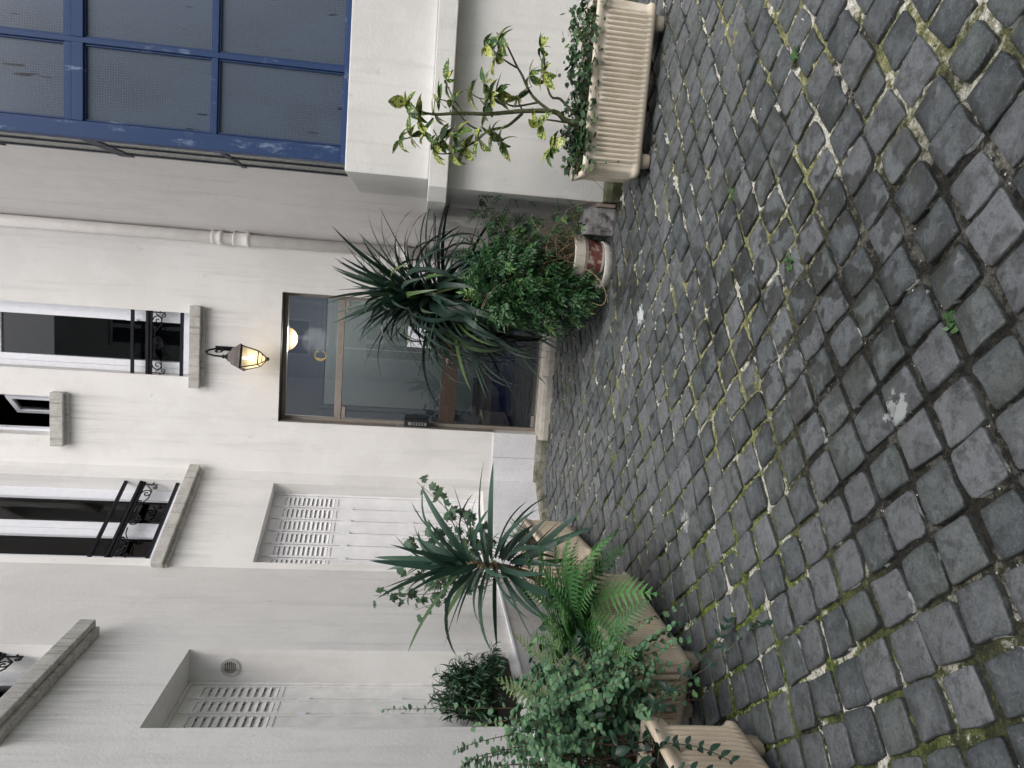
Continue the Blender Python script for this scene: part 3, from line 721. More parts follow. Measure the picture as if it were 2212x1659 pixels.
# ------------------------------------------------------------------ railings
def spiral(cx, cz, r0, r1, a0, turns, n=26):
    return [(cx+(r0+(r1-r0)*t)*math.cos(a0+2*math.pi*turns*t), cz+(r0+(r1-r0)*t)*math.sin(a0+2*math.pi*turns*t)) for t in (k/(n-1) for k in range(n))]
def railing(label, fr, s0, s1, n, zs, grp):
    o = thing('window_railing', label, 'railing', group=None)
    z1, z2, z3 = zs
    MB(fr).box(s0, s1, n-.014, n+.014, z1-.013, z1+.013).build('bar', 'iron', o)
    MB(fr).box(s0, s1, n-.020, n+.020, z2-.008, z2+.020).build('handrail', 'iron', o, bevel=.004)
    MB(fr).box(s0, s1, n-.010, n+.010, z2-.034, z2-.014).build('bar', 'iron', o)
    MB(fr).box(s0, s1, n-.012, n+.012, z3-.014, z3+.014).build('bar', 'iron', o)
    zt = z2-.034; L = s1-s0
    def run(pl, r=.0055): 
        mb.tube([fr(x, n, z) for x, z in pl], r, 6)
    for sg in (0, 1):
        X = (lambda x: s0+x*L) if sg == 0 else (lambda x: s1-x*L)
        mb = MB(); q = L
        g1 = [(X(.04), zt), (X(.04), zt-.115)]; run(g1, .006); run([(X(-.05), zt-.07), (X(.04), zt-.07)], .006)
        def sp(cx, cz, r0, r1, a0, t): 
            P = spiral(0, 0, r0, r1, a0, t); return [(X(cx)+(x if sg == 0 else -x), cz+z) for x, z in P]
        run(sp(.16, zt-.050, .048, .008, math.pi*.5, 1.35)); run(sp(.08, zt-.098, .022, .006, math.pi, 1.2), .005)
        run([(X(.06), zt-.03), (X(.12), zt-.085), (X(.22), zt-.082), (X(.29), zt-.045), (X(.33), zt-.025), (X(.40), zt-.018)])
        run(sp(.27, zt-.022, .020, .006, 0, 1.2), .005)
        mb.build('scroll', 'iron', o)
    mb = MB(); xc = (s0+s1)/2
    run([(xc+.055*math.cos(k*.2618), zt-.046+.046*math.sin(k*.2618)) for k in range(25)]); run([(xc+.038*math.cos(k*.2618), zt-.040+.034*math.sin(k*.2618)) for k in range(25)], .0045)
    run(spiral(xc, zt-.04, .022, .004, 0, 1.5), .0045); run([(xc, zt-.11), (xc, zt)], .004); run([(xc-.05, zt-.03), (xc+.05, zt-.03)], .0035)
    mb.build('rosette', 'iron', o)
    return o
railing('black wrought-iron window railing above the lantern', F_back, W1[0]-.01, W1[1]+.01, -.045, (4.015, 3.872, 3.572), None)
railing('black wrought-iron window railing on the splayed corner above the louvred shutters', F_cl, CW[0]-.01, CW[1]+.01, -.045, (4.00, 3.855, 3.535), None)
railing('black wrought-iron window railing at the top left above the niche with the vent', F_left, NW[0]-.01, NW[1]+.01, -.07, (4.06, 3.915, 3.60), None)

# ------------------------------------------------------------------ downpipe
dp = thing('downpipe', 'cream painted drainpipe running down the back wall beside the door', 'pipe', (.268, 7.070, 0))
MB().lathe([(.052, .06), (.052, TOP-.2)], sides=20).build('pipe', 'pipe', dp, smooth=True)
for z_, h_ in ((3.235, .085), (3.02, .14), (1.55, .10), (5.9, .10)):
    MB().lathe([(.053, z_-h_/2-.012), (.068, z_-h_/2), (.070, z_-h_/2+.02), (.060, z_-h_/2+.03), (.062, z_+h_/2-.02), (.070, z_+h_/2-.008), (.066, z_+h_/2), (.053, z_+h_/2+.008)], sides=20, cap=False).build('collar', 'pipe', dp, smooth=True)

# ------------------------------------------------------------------ wall lantern
LX, LY = -.812, 6.900
lt = thing('wall_lantern', 'lit dark metal wall lantern on a curved bracket above the entrance', 'lantern', (LX, LY, 0), rz=R(14))
def sq(h, z): return [(h, h, z), (-h, h, z), (-h, -h, z), (h, -h, z)]
mb = MB(); mb.loft([sq(.030, 3.075), sq(.045, 3.065), sq(.055, 3.035), sq(.075, 3.030), sq(.085, 2.995), sq(.112, 2.955), sq(.116, 2.945), sq(.105, 2.938)]); mb.build('hat', 'lantern_metal', lt, bevel=.002)
for sx in (-1, 1):
    for sy in (-1, 1):
        mb = MB(); mb.tube([(sx*.101, sy*.101, 2.940), (sx*.064, sy*.064, 2.795)], .006, 5); mb.tube([(sx*.064, sy*.064, 2.795), (sx*.040, sy*.040, 2.765), (sx*.014, sy*.014, 2.735)], .005, 5); mb.build('post', 'lantern_metal', lt)
mb = MB()
for h, z, r_ in ((.101, 2.935, .007), (.064, 2.795, .006), (.040, 2.765, .004)):
    P = sq(h, z)
    for k in range(4): mb.tube([P[k], P[(k+1) % 4]], r_, 5)
mb.build('ring', 'lantern_metal', lt)
MB().lathe([(.004, 2.705), (.016, 2.712), (.018, 2.725), (.014, 2.740), (.004, 2.745)], sides=10).build('finial', 'lantern_metal', lt, smooth=True)
P0, P1, P2 = sq(.099, 2.932), sq(.063, 2.798), sq(.016, 2.742)
for k in range(4):
    for A, B in ((P0, P1), (P1, P2)):
        mb = MB(); mb.poly([A[k], A[(k+1) % 4], B[(k+1) % 4], B[k]]); mb.build('pane', 'lantern_glass', lt, fix=False)
MB().lathe([(.001, 2.833)]+[(.030*math.cos(R(t_)), 2.863+.030*math.sin(R(t_))) for t_ in range(-75, 76, 15)]+[(.012, 2.905), (.012, 2.936)], sides=16).build('bulb', 'bulb', lt, smooth=True)
lp = bpy.data.lights.new('lantern_light', 'POINT'); lp.energy = .4; lp.color = (1, .70, .36); lp.shadow_soft_size = .035
lo = bpy.data.objects.new('lantern_light', lp); col.objects.link(lo); lo.parent = lt; lo.location = (0, 0, 2.82)
ar = MB()
ca, sa = math.cos(-R(14)), math.sin(-R(14))
ca2, sa2 = math.cos(-R(14)-R(12)), math.sin(-R(14)-R(12))
def loc(dy, z): return (-dy*sa2, dy*ca2, z)        # along the world +y from the lantern axis
arc = [loc(.0, 3.06), loc(.0, 3.12), loc(.01, 3.20), loc(.045, 3.265), loc(.11, 3.300), loc(.175, 3.285), loc(.222, 3.235), loc(.238, 3.17), loc(.240, 3.08)]
ar.tube(arc, .009, 7); ar.tube([loc(.238, 3.20), loc(.19, 3.165), loc(.13, 3.17), loc(.11, 3.20), loc(.135, 3.225), loc(.16, 3.21)], .007, 6); ar.build('bracket', 'iron', lt, smooth=True)
MB().lathe([(.012, 3.066), (.024, 3.078), (.024, 3.09), (.013, 3.10), (.02, 3.115), (.010, 3.13)], sides=12).build('collar', 'iron', lt, smooth=True)
mb = MB(); mb.loft([[loc(.239, z)[:2]+(z,) if False else (loc(y_, 0)[0]+dx*ca, loc(y_, 0)[1]+dx*sa, z) for dx, z in ((-.02, 3.03), (.02, 3.03), (.02, 3.25), (-.02, 3.25))] for y_ in (.236, .2445)]); mb.build('wall_plate', 'iron', lt)

# ------------------------------------------------------------------ bay with the blue glazing
bay = thing('bay_extension', 'pale rendered bay with a projecting ledge and blue steel wired-glass windows', 'bay')
XR, YR = 4.6, 6.6
YL = 5.14
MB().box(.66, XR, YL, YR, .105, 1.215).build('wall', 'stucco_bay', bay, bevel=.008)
rough_kerb('base_kerb', Frame((0, YL), (1, 0), (0, -1)), .665, XR, -.3, .045, -.02, .105, 'kerb_moss', bay, amp=.01)
MB().box(.635, .659, YL+.03, YR, .005, .135).build('side_plinth', 'pinkish', bay, bevel=.004)
def plan(pts, z0, z1): return MB().loft([[(x, y, z0) for x, y in pts], [(x, y, z1) for x, y in pts]])
yl = 5.015
plan([(XR+.1, yl), (.645, yl), (.555, yl+.09), (.555, YR), (XR+.1, YR)], 1.216, 1.345).build('ledge', 'stucco_bay', bay, bevel=.006)
MB().box(.70, XR, 5.10, YR, 1.346, 1.905).build('spandrel', 'stucco_bay', bay, bevel=.008)
bw = MB(); yw = 5.20; zb = 1.906; zt = 6.2
X0 = .765
bw.box(X0, .870, yw-.02, yw+.085, zb+.035, zt)                    # corner post
bw.box(X0-.004, XR, yw-.045, yw+.09, zb, zb+.034)                 # bottom rail
win = bw.build('window', 'blue_paint', bay, bevel=.004)
cols = [.872, 1.372, 1.872, 2.372, 2.872, 3.372]
for k, x0 in enumerate(cols[:-1]):
    x1 = cols[k+1]
    MB().box(x1-.017, x1+.017, yw-.012, yw+.05, zb+.035, zt).build('mullion', 'blue_paint', win, bevel=.003)
    # opening lights sit in frames: rows
    for z0, z1 in ((zb+.036, 2.755), (2.793, 3.585), (3.700, 4.50), (4.54, 5.30)):
        a0, a1 = x0+(.002 if k == 0 else .018), x1-.018
        mb = MB(Frame((0, yw), (1, 0), (0, -1))); bars(mb, a0+.001, a1-.001, z0+.001, z1-.001, .011, -.03, .000); fo = mb.build('pane_frame', 'blue_paint', win, bevel=.003)
        MB(Frame((0, yw), (1, 0), (0, -1))).box(a0+.012, a1-.012, -.022, -.014, z0+.012, z1-.012).build('pane', 'wired_glass', win)
    for z0, z1 in ((2.756, 2.792), (4.501, 4.539)):
        MB().box(x0+(.0 if k == 0 else .0175), x1-.0175, yw-.010, yw+.04, z0, z1).build('transom', 'blue_paint', win, bevel=.003)
    MB().box(x0+(.0 if k == 0 else .0175), x1-.0175, yw-.016, yw+.04, 3.586, 3.655).build('transom', 'blue_paint', win, bevel=.003)
    MB().box(x0+(.0 if k == 0 else .0175), x1-.0175, yw-.008, yw+.04, 3.659, 3.699).build('transom', 'blue_paint', win, bevel=.003)
# return glazing
fs = Frame((X0+.02, yw+.09), (0, 1), (-1, 0))
yend = .95
for k in range(3):
    s0 = k*yend/3
    MB(fs).box(s0+yend/3-.010, s0+yend/3+.010, -.03, .006, zb+.035, zt).build('mullion', 'blue_shaded', win)
    for z0, z1 in ((zb+.04, 2.755), (2.793, 3.585), (3.70, 4.50), (4.54, 5.30)):
        MB(fs).box(s0+.02, s0+yend/3-.02, -.012, -.004, z0, z1).build('pane', 'wired_glass_side', win)
    for z0, z1 in ((2.757, 2.792), (3.590, 3.695), (4.502, 4.538)):
        MB(fs).box(s0+.017, s0+yend/3-.017, -.02, .004, z0, z1).build('transom', 'blue_shaded', win)
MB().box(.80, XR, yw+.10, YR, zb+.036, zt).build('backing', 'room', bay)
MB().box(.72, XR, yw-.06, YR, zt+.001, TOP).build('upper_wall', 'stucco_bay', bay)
blk = MB(); q = random.Random(8); rings = []
for k in range(6):
    x = .44+.19*k/5; J = lambda: q.uniform(-.008, .008)
    rings.append([(x, 5.45, -.02), (x, 5.215+J(), -.02), (x, 5.21+J(), .12), (x, 5.225+J(), .175+J()), (x, 5.26+J(), .20+J()), (x, 5.45, .20)])
tag(blk.loft(rings).build('stone_block', 'peeling'), 'low block with peeling white paint in the corner beside the pot', 'block')

# ------------------------------------------------------------------ facade across the courtyard (seen in the glass)
op = thing('opposite_building', 'pale facade across the courtyard, seen only as reflection in the glass', 'building')
F_op = Frame((0, -5.2), (1, 0), (0, 1))
wins = [(x, x+1.0, z, z+1.9, .15) for x in (-2.2, -.3, 1.6) for z in (.9, 4.2, 7.4)]
panel(F_op, -4.5, 5, 0, 10.6, wins).build('wall', 'stucco_back', op, fix=False)
for w in wins:
    mb = MB(F_op); bars(mb, w[0]+.002, w[1]-.002, w[2]+.002, w[3]-.002, .06, -.16, -.1); mb.box((w[0]+w[1])/2-.05, (w[0]+w[1])/2+.05, -.155, -.10, w[2]+.07, w[3]-.07)
    wo = mb.build('window', 'pvc', op); MB(F_op).box(w[0]+.06, w[1]-.06, -.15, -.14, w[2]+.06, w[3]-.06).build('pane', 'room', wo)
for x in (-.75, 1.2): MB().tube([(x, -5.1, 0), (x, -5.1, 10.6)], .055, 10).build('pipe', 'pipe', op)
MB(F_op).box(-4.5, 5, 0, .25, 3.5, 3.65).build('cornice', 'sill_stone', op)

# ------------------------------------------------------------------ planters
PL, PD, PH = 1.03, .38, .43
def rr_outline(l, w, rad, ribs=True):
    """rounded rectangle, ribbed along its straight sides; returns (x, y, nx, ny, rib)"""
    out = []
    hx, hy = l/2-rad, w/2-rad
    def side(p0, p1, nrm, n):
        L = (Vector(p1)-Vector(p0)).length; k = n*6
        for i in range(k):
            t = i/k; x = p0[0]+(p1[0]-p0[0])*t; y = p0[1]+(p1[1]-p0[1])*t
            ph = (t*n) % 1; rb = math.sin(math.pi*ph)**.6; ed = min(1, min(t, 1-t)*n*.8)
            out.append((x, y, nrm[0], nrm[1], rb*ed))
    def corner(cx, cy, a0):
        for i in range(8):
            a = a0+math.pi/2*i/8; out.append((cx+rad*math.cos(a), cy+rad*math.sin(a), math.cos(a), math.sin(a), 0))
    side((hx, -w/2), (hx, -w/2), (0, -1), 0) if False else None
    corner(hx, hy, 0); side((hx, w/2), (-hx, w/2), (0, 1), 32); corner(-hx, hy, math.pi/2); side((-l/2, hy), (-l/2, -hy), (-1, 0), 9)
    corner(-hx, -hy, math.pi); side((-hx, -w/2), (hx, -w/2), (0, -1), 32); corner(hx, -hy, -math.pi/2); side((l/2, -hy), (l/2, hy), (1, 0), 9)
    return out
OUT = rr_outline(PL, PD, .055)
prof = [(.066, -.045, 0), (.070, -.022, 0), (.082, -.012, 0), (.105, -.010, .0), (.115, -.010, .6), (.130, -.009, 1), (.22, -.006, 1), (.335, -.003, 1), (.352, -.002, .6), (.362, -.002, 0), (.385, -.001, 0), (.392, .004, 0), (.412, .010, 0), (.426, .010, 0), (.430, .005, 0), (.431, -.016, 0), (.428, -.022, 0), (.36, -.028, 0)]
mb = MB(); mb.loft([[(x+nx_*(o_+rb*.026*am-.020*am), y+ny_*(o_+rb*.026*am-.020*am), z) for x, y, nx_, ny_, rb in OUT] for z, o_, am in prof], cap=False)
i0 = len(OUT); mb.f.append(list(range(i0))[::-1])
TUB = mb.mesh('tub', 'planter', smooth=True)
mb = MB(); mb.loft([[(x*.97+q.uniform(-.0, .0), y*.93, .385) for x, y, *_ in OUT[::4]], [(x*.5, y*.5, .40) for x, y, *_ in OUT[::4]]]); SOIL = mb.mesh('soil', 'soil', smooth=True)
mb = MB(); mb.loft([[(x, y, z) for x, y in ((-.042*k_, -.032*k_), (.042*k_, -.032*k_), (.042*k_, .032*k_), (-.042*k_, .032*k_))] for z, k_ in ((-.002, .9), (.02, 1.0), (.072, 1.05))])
me_f = mb.mesh('foot', 'planter'); bm = bmesh.new(); bm.from_mesh(me_f); bmesh.ops.bevel(bm, geom=list(bm.edges), offset=.010, segments=2, affect='EDGES'); bm.to_mesh(me_f); bm.free(); me_f.shade_smooth()
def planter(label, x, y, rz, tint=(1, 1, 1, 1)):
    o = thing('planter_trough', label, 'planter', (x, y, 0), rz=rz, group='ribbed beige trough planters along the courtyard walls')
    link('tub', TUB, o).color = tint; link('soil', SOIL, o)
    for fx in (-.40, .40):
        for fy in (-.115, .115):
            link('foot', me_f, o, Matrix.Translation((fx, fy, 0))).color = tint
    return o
planter('ribbed beige trough planter with the variegated shrub, against the bay wall', 1.245, 4.575, R(-1.5))
planter('ribbed beige trough planter below the louvred corner shutters, farthest on the left', -1.955, 5.08, R(97), (.92, .86, .80, 1))
planter('ribbed beige trough planter with the bright green ferns', -1.735, 3.375, R(90), (.92, .86, .80, 1))
planter('ribbed beige trough planter with a trailing glossy vine, nearest at the left edge', -1.72, 1.93, R(91), (.92, .86, .80, 1))

# ------------------------------------------------------------------ pot
pt = thing('flower_pot', 'round pot with worn white and dark red paint under the jasmine', 'pot', (.275, 5.33, 0))
MB().lathe([(.001, .035), (.105, .035), (.112, .045), (.148, .185), (.158, .190), (.163, .262), (.158, .270), (.145, .268), (.138, .235), (.001, .235)], sides=36, cap=False).build('pot', 'pot_paint', pt, smooth=False)
MB().lathe([(.001, .233), (.139, .236)], sides=24, cap=False).build('soil', 'soil', pt)
sc_ = thing('saucer', 'pale round saucer under the red and white pot', 'saucer', (.225, 5.265, 0))
MB().lathe([(.001, .012), (.13, .012), (.145, .016), (.163, .062), (.172, .065), (.175, .060), (.160, .004), (.150, .0), (.001, .0)], sides=36, cap=False).build('dish', 'tile_white', sc_, smooth=True)

# ------------------------------------------------------------------ leaves
def strip_mesh(name, mt, prof_w, droop, n=9, fold=.25, L=1., twist=0.):
    """leaf blade along +Y, unit length, drooping towards -Z; prof_w(t) half width"""
    mb = MB(); y = z = 0.; prev = 0; rows = []
    for k in range(n+1):
        t = k/n
        if k: th = -droop*(t**1.4); y += math.cos(th)/n*L; z += math.sin(th)/n*L
        w = prof_w(t); tw = twist*t
        cx, sx_ = math.cos(tw), math.sin(tw)
        rows.append([mb.pt((-w*cx, y, z+w*fold-w*sx_)), mb.pt((0, y, z)), mb.pt((w*cx, y, z+w*fold+w*sx_))])
    for a, b in zip(rows, rows[1:]):
        for k in (0, 1): mb.f.append([a[k], a[k+1], b[k+1], b[k]])
    return mb.mesh(name, mt, smooth=True, fix=False)
def align(p, d, s=1., up=Vector((0, 0, 1)), roll=0., sx=None):
    d = Vector(d).normalized(); x = d.cross(up)
    if x.length < .02: x = d.cross(Vector((1, 0, .1)))
    x.normalize(); z = x.cross(d)
    m = Matrix.Identity(4)
    for i in range(3): m[i][0] = x[i]; m[i][1] = d[i]; m[i][2] = z[i]
    sx = sx or s
    return Matrix.Translation(p) @ m @ Matrix.Rotation(roll, 4, 'Y') @ Matrix.Diagonal((sx, s, s, 1))
def place(parent, name, items, mt, limit=300, stuffname=None, seed=3):
    """items: (mesh, matrix): the ones nearest the camera as parts of their own, the rest joined"""
    items = sorted(items, key=lambda it: (it[1].translation-CAM).length)
    for me, mx in items[:limit]: link(name, me, parent, mx)
    if items[limit:]: joined(stuffname or name+'_mass', items[limit:], mt, parent, seed)
def sph(q, up=0.):
    while True:
        v = Vector((q.uniform(-1, 1), q.uniform(-1, 1), q.uniform(-1, 1)))
        if .05 < v.length < 1: v.normalize(); v.z += up; return v.normalized()
def cat(pts, n=5):
    P = [Vector(p) for p in pts]; P = [P[0]*2-P[1]]+P+[P[-1]*2-P[-2]]; out = []
    for i in range(1, len(P)-2):
        for k in range(n):
            t = k/n; a, b, c, d = P[i-1:i+3]
            out.append(.5*((2*b)+(c-a)*t+(2*a-5*b+4*c-d)*t*t+(3*b-a-3*c+d)*t**3))
    out.append(P[-2]); return out

# --- yuccas
sw = lambda w, base=.5: (lambda t: w*min(1., base+2.5*t)*(1-t**2.2)**.8+.0008)
def yucca(name, label, crown, trunk, nleaf, Lr, wid, mt, elev, q, droops, trunk_r, trunk_mt='bark', stem=.2, skirt=0):
    o = thing(name, label, 'plant', trunk[0])
    b = Vector(trunk[0]); mb = MB(); pth = cat([Vector(p)-b for p in trunk], 4)
    mb.tube(pth, trunk_r, 10, r1=trunk_r*.85); mb.build('trunk', trunk_mt, o, smooth=True)
    ms = [strip_mesh('leaf', mt, sw(wid*q.uniform(.85, 1.1)), dr, 10, fold=q.uniform(.15, .45), twist=q.uniform(-.4, .4)) for dr in droops]
    items = []
    for k in range(nleaf):
        f = (k+.5)/nleaf; el = elev[0]+(elev[1]-elev[0])*f+q.uniform(-.12, .12); az = k*2.39996+q.uniform(-.2, .2)
        d = Vector((math.cos(az)*math.cos(el), math.sin(az)*math.cos(el), math.sin(el)))
        c = Vector(crown)-b+Vector((q.uniform(-.03, .03), q.uniform(-.03, .03), stem*(f-.45)))+d*.02
        items.append((ms[q.randrange(len(ms))], align(c, d, q.uniform(*Lr)*(1-.25*max(0, f-.8)/.2), roll=q.uniform(-.5, .5))))
    for k in range(skirt):
        az = q.uniform(2.2, 5.4); el = q.uniform(-.6, .7); d = Vector((math.cos(az)*math.cos(el), math.sin(az)*math.cos(el), math.sin(el)))
        c = Vector(crown)-b+Vector((q.uniform(-.05, .03), q.uniform(-.05, .03), q.uniform(-.30, .15)))
        items.append((ms[q.randrange(len(ms)//2, len(ms))], align(c, d, q.uniform(Lr[0]*1.1, Lr[1]), roll=q.uniform(-.5, .5))))
    place(o, 'leaf', items, mt)
    return o
q = random.Random(21)
yucca('yucca', 'tall dark yucca with long drooping blades in front of the glass door', (-.10, 5.98, 1.10), [(.02, 6.08, .22), (-.02, 6.05, .55), (-.10, 5.98, 1.12)], 430, (.50, .94), .034, 'yucca_leaf', (-1.15, 1.5), q, (.15, .4, .7, 1.1, 1.5, 2.0, 2.5, 3.0), .045, stem=.62, skirt=170)
yp = thing('plant_pot', 'plain terracotta pot holding the tall yucca behind the jasmine', 'pot', (.02, 6.08, 0))
MB().lathe([(.001, .0), (.12, .0), (.165, .24), (.18, .245), (.18, .29), (.165, .29), (.155, .24), (.001, .235)], sides=28, cap=False).build('pot', 'terracotta', yp)
q = random.Random(22)
yucca('small_yucca', 'small yucca on a bare ringed trunk leaning out of the left planters', (-1.50, 3.76, .90), [(-1.68, 3.76, .38), (-1.60, 3.76, .55), (-1.545, 3.76, .68), (-1.505, 3.76, .84), (-1.50, 3.76, 1.02)], 76, (.32, .56), .052, 'yucca_small', (-.85, 1.45), q, (.1, .25, .4, .6, .9, 1.3), .021, 'dry', stem=.36)

# --- compound leaves, ovate leaves, lobed leaves
def ovate(name, mt, L=1., W=.36, fold=.22, droop=.3, serr=0, n=8):
    def w(t):
        v = W*math.sin(math.pi*min(1, t**.8))**.85 if t < 1 else 0
        return max(.001, v*(1+(serr if int(t*n+.5) % 2 else -serr*.4)))
    return strip_mesh(name, mt, w, droop, n, fold)
def lobed(name, mt, radii, q):
    mb = MB(); n = len(radii); c = mb.pt((0, .35, .03)); idx = []
    for k, (a, r_) in enumerate(radii):
        idx.append(mb.pt((r_*math.sin(R(a)), .35-r_*math.cos(R(a)) if False else .35+r_*math.cos(R(a)), -.10*r_*r_+q.uniform(-.02, .02))))
    for k in range(n): mb.f.append([c, idx[k], idx[(k+1) % n]])
    return mb.mesh(name, mt, smooth=True, fix=False)
q = random.Random(31)
VINE = [lobed('leaf', 'vine_leaf', [(0, .70), (12, .46), (22, .50), (34, .34), (55, .62), (70, .44), (84, .46), (95, .30), (125, .46), (150, .30), (180, .34), (210, .30), (235, .46), (265, .30), (276, .46), (290, .44), (305, .62), (326, .34), (338, .50), (348, .46)], q) for _ in range(3)]
IVY = [lobed('leaf', 'ivy_leaf', [(0, .62), (30, .36), (60, .55), (100, .36), (150, .42), (180, .3), (210, .42), (260, .36), (300, .55), (330, .36)], q) for _ in range(3)]
ROUND = [lobed('leaf', 'round_leaf', [(0, .64), (25, .60), (60, .46), (110, .40), (155, .38), (205, .38), (250, .40), (300, .46), (335, .60)], q) for _ in range(4)]
LOBR = [lobed('leaf', 'round_leaf', [(0, .66), (16, .50), (32, .56), (50, .38), (75, .50), (100, .40), (150, .40), (210, .40), (260, .40), (285, .50), (310, .38), (328, .56), (344, .50)], q) for _ in range(2)]
def compound(name, mt, q, pairs=3):
    mb = MB()
    def lf(p, d, L, w):
        d = Vector(d).normalized(); s_ = Vector((-d.y, d.x, 0)); p = Vector(p)
        a = mb.pt(p); b = mb.pt(p+d*L*.4+s_*w+Vector((0, 0, .02))); c = mb.pt(p+d*L*.45+Vector((0, 0, -.015))); e = mb.pt(p+d*L*.4-s_*w+Vector((0, 0, .02))); f = mb.pt(p+d*L+Vector((0, 0, -L*.25)))
        mb.f += [[a, c, b], [a, e, c], [b, c, f], [c, e, f]]
    for k in range(pairs):
        y = .18+.22*k
        for sg in (-1, 1): lf((0, y, 0), (sg*q.uniform(.75, 1.0), q.uniform(.45, .8), q.uniform(-.2, .1)), .36-.03*k, .085)
    lf((0, .18+.22*pairs-.08, 0), (0, 1, -.1), .46, .085)
    mb.f.append([mb.pt((-.008, 0, 0)), mb.pt((.008, 0, 0)), mb.pt((.005, .85, -.01)), mb.pt((-.005, .85, -.01))])
    return mb.mesh(name, mt, smooth=False, fix=False)
JAS = [compound('leaf', 'jasmine_leaf', q, 3) for _ in range(5)]

# --- jasmine in the painted pot
q = random.Random(41)
jo = thing('jasmine', 'bushy green jasmine spilling over the red and white pot', 'plant', (.275, 5.33, .235)); jb = Vector((.275, 5.33, .235))
items = []; st = MB(); dryt = MB()
def blob(c, r, n, sz, out=.75):
    for _ in range(n):
        d = sph(q); rad = q.uniform(out, 1.)**.7 if q.random() < .75 else q.uniform(.3, .9)
        p = Vector((c[0]+d.x*r[0]*rad, c[1]+d.y*r[1]*rad, c[2]+d.z*r[2]*rad))
        if p.z < .03: continue
        dd = (d+Vector((q.uniform(-.8, .8), q.uniform(-.8, .8), q.uniform(-1.0, .3)))).normalized()
        items.append((JAS[q.randrange(5)], align(p-jb, dd, q.uniform(*sz), roll=q.uniform(-.7, .7))))
blob((.06, 5.33, .66), (.25, .25, .34), 430, (.085, .145)); blob((-.03, 5.33, .42), (.22, .22, .30), 260, (.08, .135)); blob((.20, 5.36, .78), (.20, .20, .26), 180, (.075, .125)); blob((.02, 5.30, .22), (.20, .18, .16), 110, (.07, .12)); blob((.33, 5.38, .55), (.18, .16, .34), 110, (.065, .11), .4); blob((-.12, 5.33, .85), (.12, .14, .22), 50, (.065, .11))
for k in range(46):
    a0 = jb+Vector((q.uniform(-.10, .10), q.uniform(-.08, .08), 0)); e_ = Vector((q.uniform(-.26, .62), 5.33+q.uniform(-.22, .22), q.uniform(.12, 1.05)))
    if k > 34: e_ = Vector((q.uniform(.38, .68), 5.36+q.uniform(-.14, .14), q.uniform(.45, .98)))
    md = (a0+e_)/2+Vector((q.uniform(-.1, .1), q.uniform(-.1, .1), q.uniform(.05, .3)))
    path = cat([a0, md, e_, e_+Vector((q.uniform(-.08, .10), q.uniform(-.05, .05), q.uniform(-.14, .06)))], 5)
    (st if k % 3 else dryt).tube([p-jb for p in path], .0028, 4, r1=.0012)
    if k > 20 :
        for p in path[6:]:
            if q.random() < .75: items.append((JAS[q.randrange(5)], align(p-jb, sph(q, -.2), q.uniform(.07, .115), roll=q.uniform(-.7, .7))))
for k in range(26):
    a0 = jb+Vector((q.uniform(-.12, .14), q.uniform(-.12, .06), 0)); e_ = a0+Vector((q.uniform(-.2, .3), q.uniform(-.2, .05), q.uniform(-.12, .38)))
    dryt.tube([p-jb for p in cat([a0, (a0+e_)/2+Vector((q.uniform(-.1, .1), -.05, q.uniform(.05, .2))), e_], 5)], .0022, 4, r1=.001)
dryt.tube([Vector(p)-jb for p in cat([(.22, 5.20, .25), (.14, 5.10, .12), (.02, 5.04, .05), (-.06, 5.04, .07), (-.05, 5.06, .14)], 5)], .003, 5, r1=.002)
st.build('stem', 'bark_green', jo); dryt.build('dry_stem', 'dry', jo)
place(jo, 'leaf', items, 'jasmine_leaf', 300, 'leaf_mass')

# --- aucuba in the right planter
q = random.Random(51); ay = 4.56
ao = thing('aucuba', 'variegated yellow-speckled shrub with bare branching stems in the right planter', 'shrub', (1.046, ay, .39)); ab = Vector((1.046, ay, .39))
BR = [[(1.046, .39), (1.057, .526), (1.091, .609), (1.08, .796), (1.036, .998), (1.013, 1.189), (.995, 1.341), (1.0, 1.469)], [(1.091, .609), (1.179, .745), (1.3, .823), (1.333, .855), (1.461, .932), (1.509, .994)],
      [(1.064, .40), (1.104, .481), (1.169, .576), (1.181, .637), (1.278, .684), (1.378, .702), (1.441, .717)], [(1.08, .796), (.987, .887), (.957, .992), (.873, 1.083), (.843, 1.197)], [(1.147, .70), (1.111, .857), (1.148, .948), (1.145, 1.063), (1.199, 1.154)],
      [(.952, 1.04), (.98, 1.129), (1.088, 1.252), (1.097, 1.338)], [(.985, 1.339), (.876, 1.429), (.828, 1.531)], [(1.047, .526), (1.037, .674), (1.007, .691)], [(1.04, .47), (.894, .592), (.882, .611)], [(1.333, .855), (1.36, .93), (1.42, 1.03)], [(1.04, .98), (1.10, 1.03), (1.14, 1.06)], [(1.02, 1.15), (1.10, 1.22), (1.19, 1.27)], [(.957, .992), (.90, .95), (.87, .93)], [(1.08, .80), (1.16, .85)], [(.873, 1.083), (.80, 1.20), (.79, 1.33)]]
br = MB()
for k, L_ in enumerate(BR):
    n_ = len(L_); yo = q.uniform(-.10, .10) if k else 0.; y1_ = q.uniform(-.12, .06)
    P = [(x-ab.x+q.uniform(-.006, .006), (yo*.3+y1_*(i/max(1, n_-1))), z-ab.z) for i, (x, z) in enumerate(L_)]
    r0 = .019 if k == 0 else .0105 if k in (1, 2, 3) else .0065
    br.tube(cat(P, 4), r0, 7, r1=max(.003, r0*.35))
br.build('branch', 'bark_green', ao, smooth=True)
AUC = [ovate('leaf', 'aucuba_leaf', W=w_, fold=f_, droop=d_, serr=.10, n=10) for w_, f_, d_ in ((.25, .2, .3), (.29, .15, .6), (.22, .35, .9), (.27, .2, .1))]
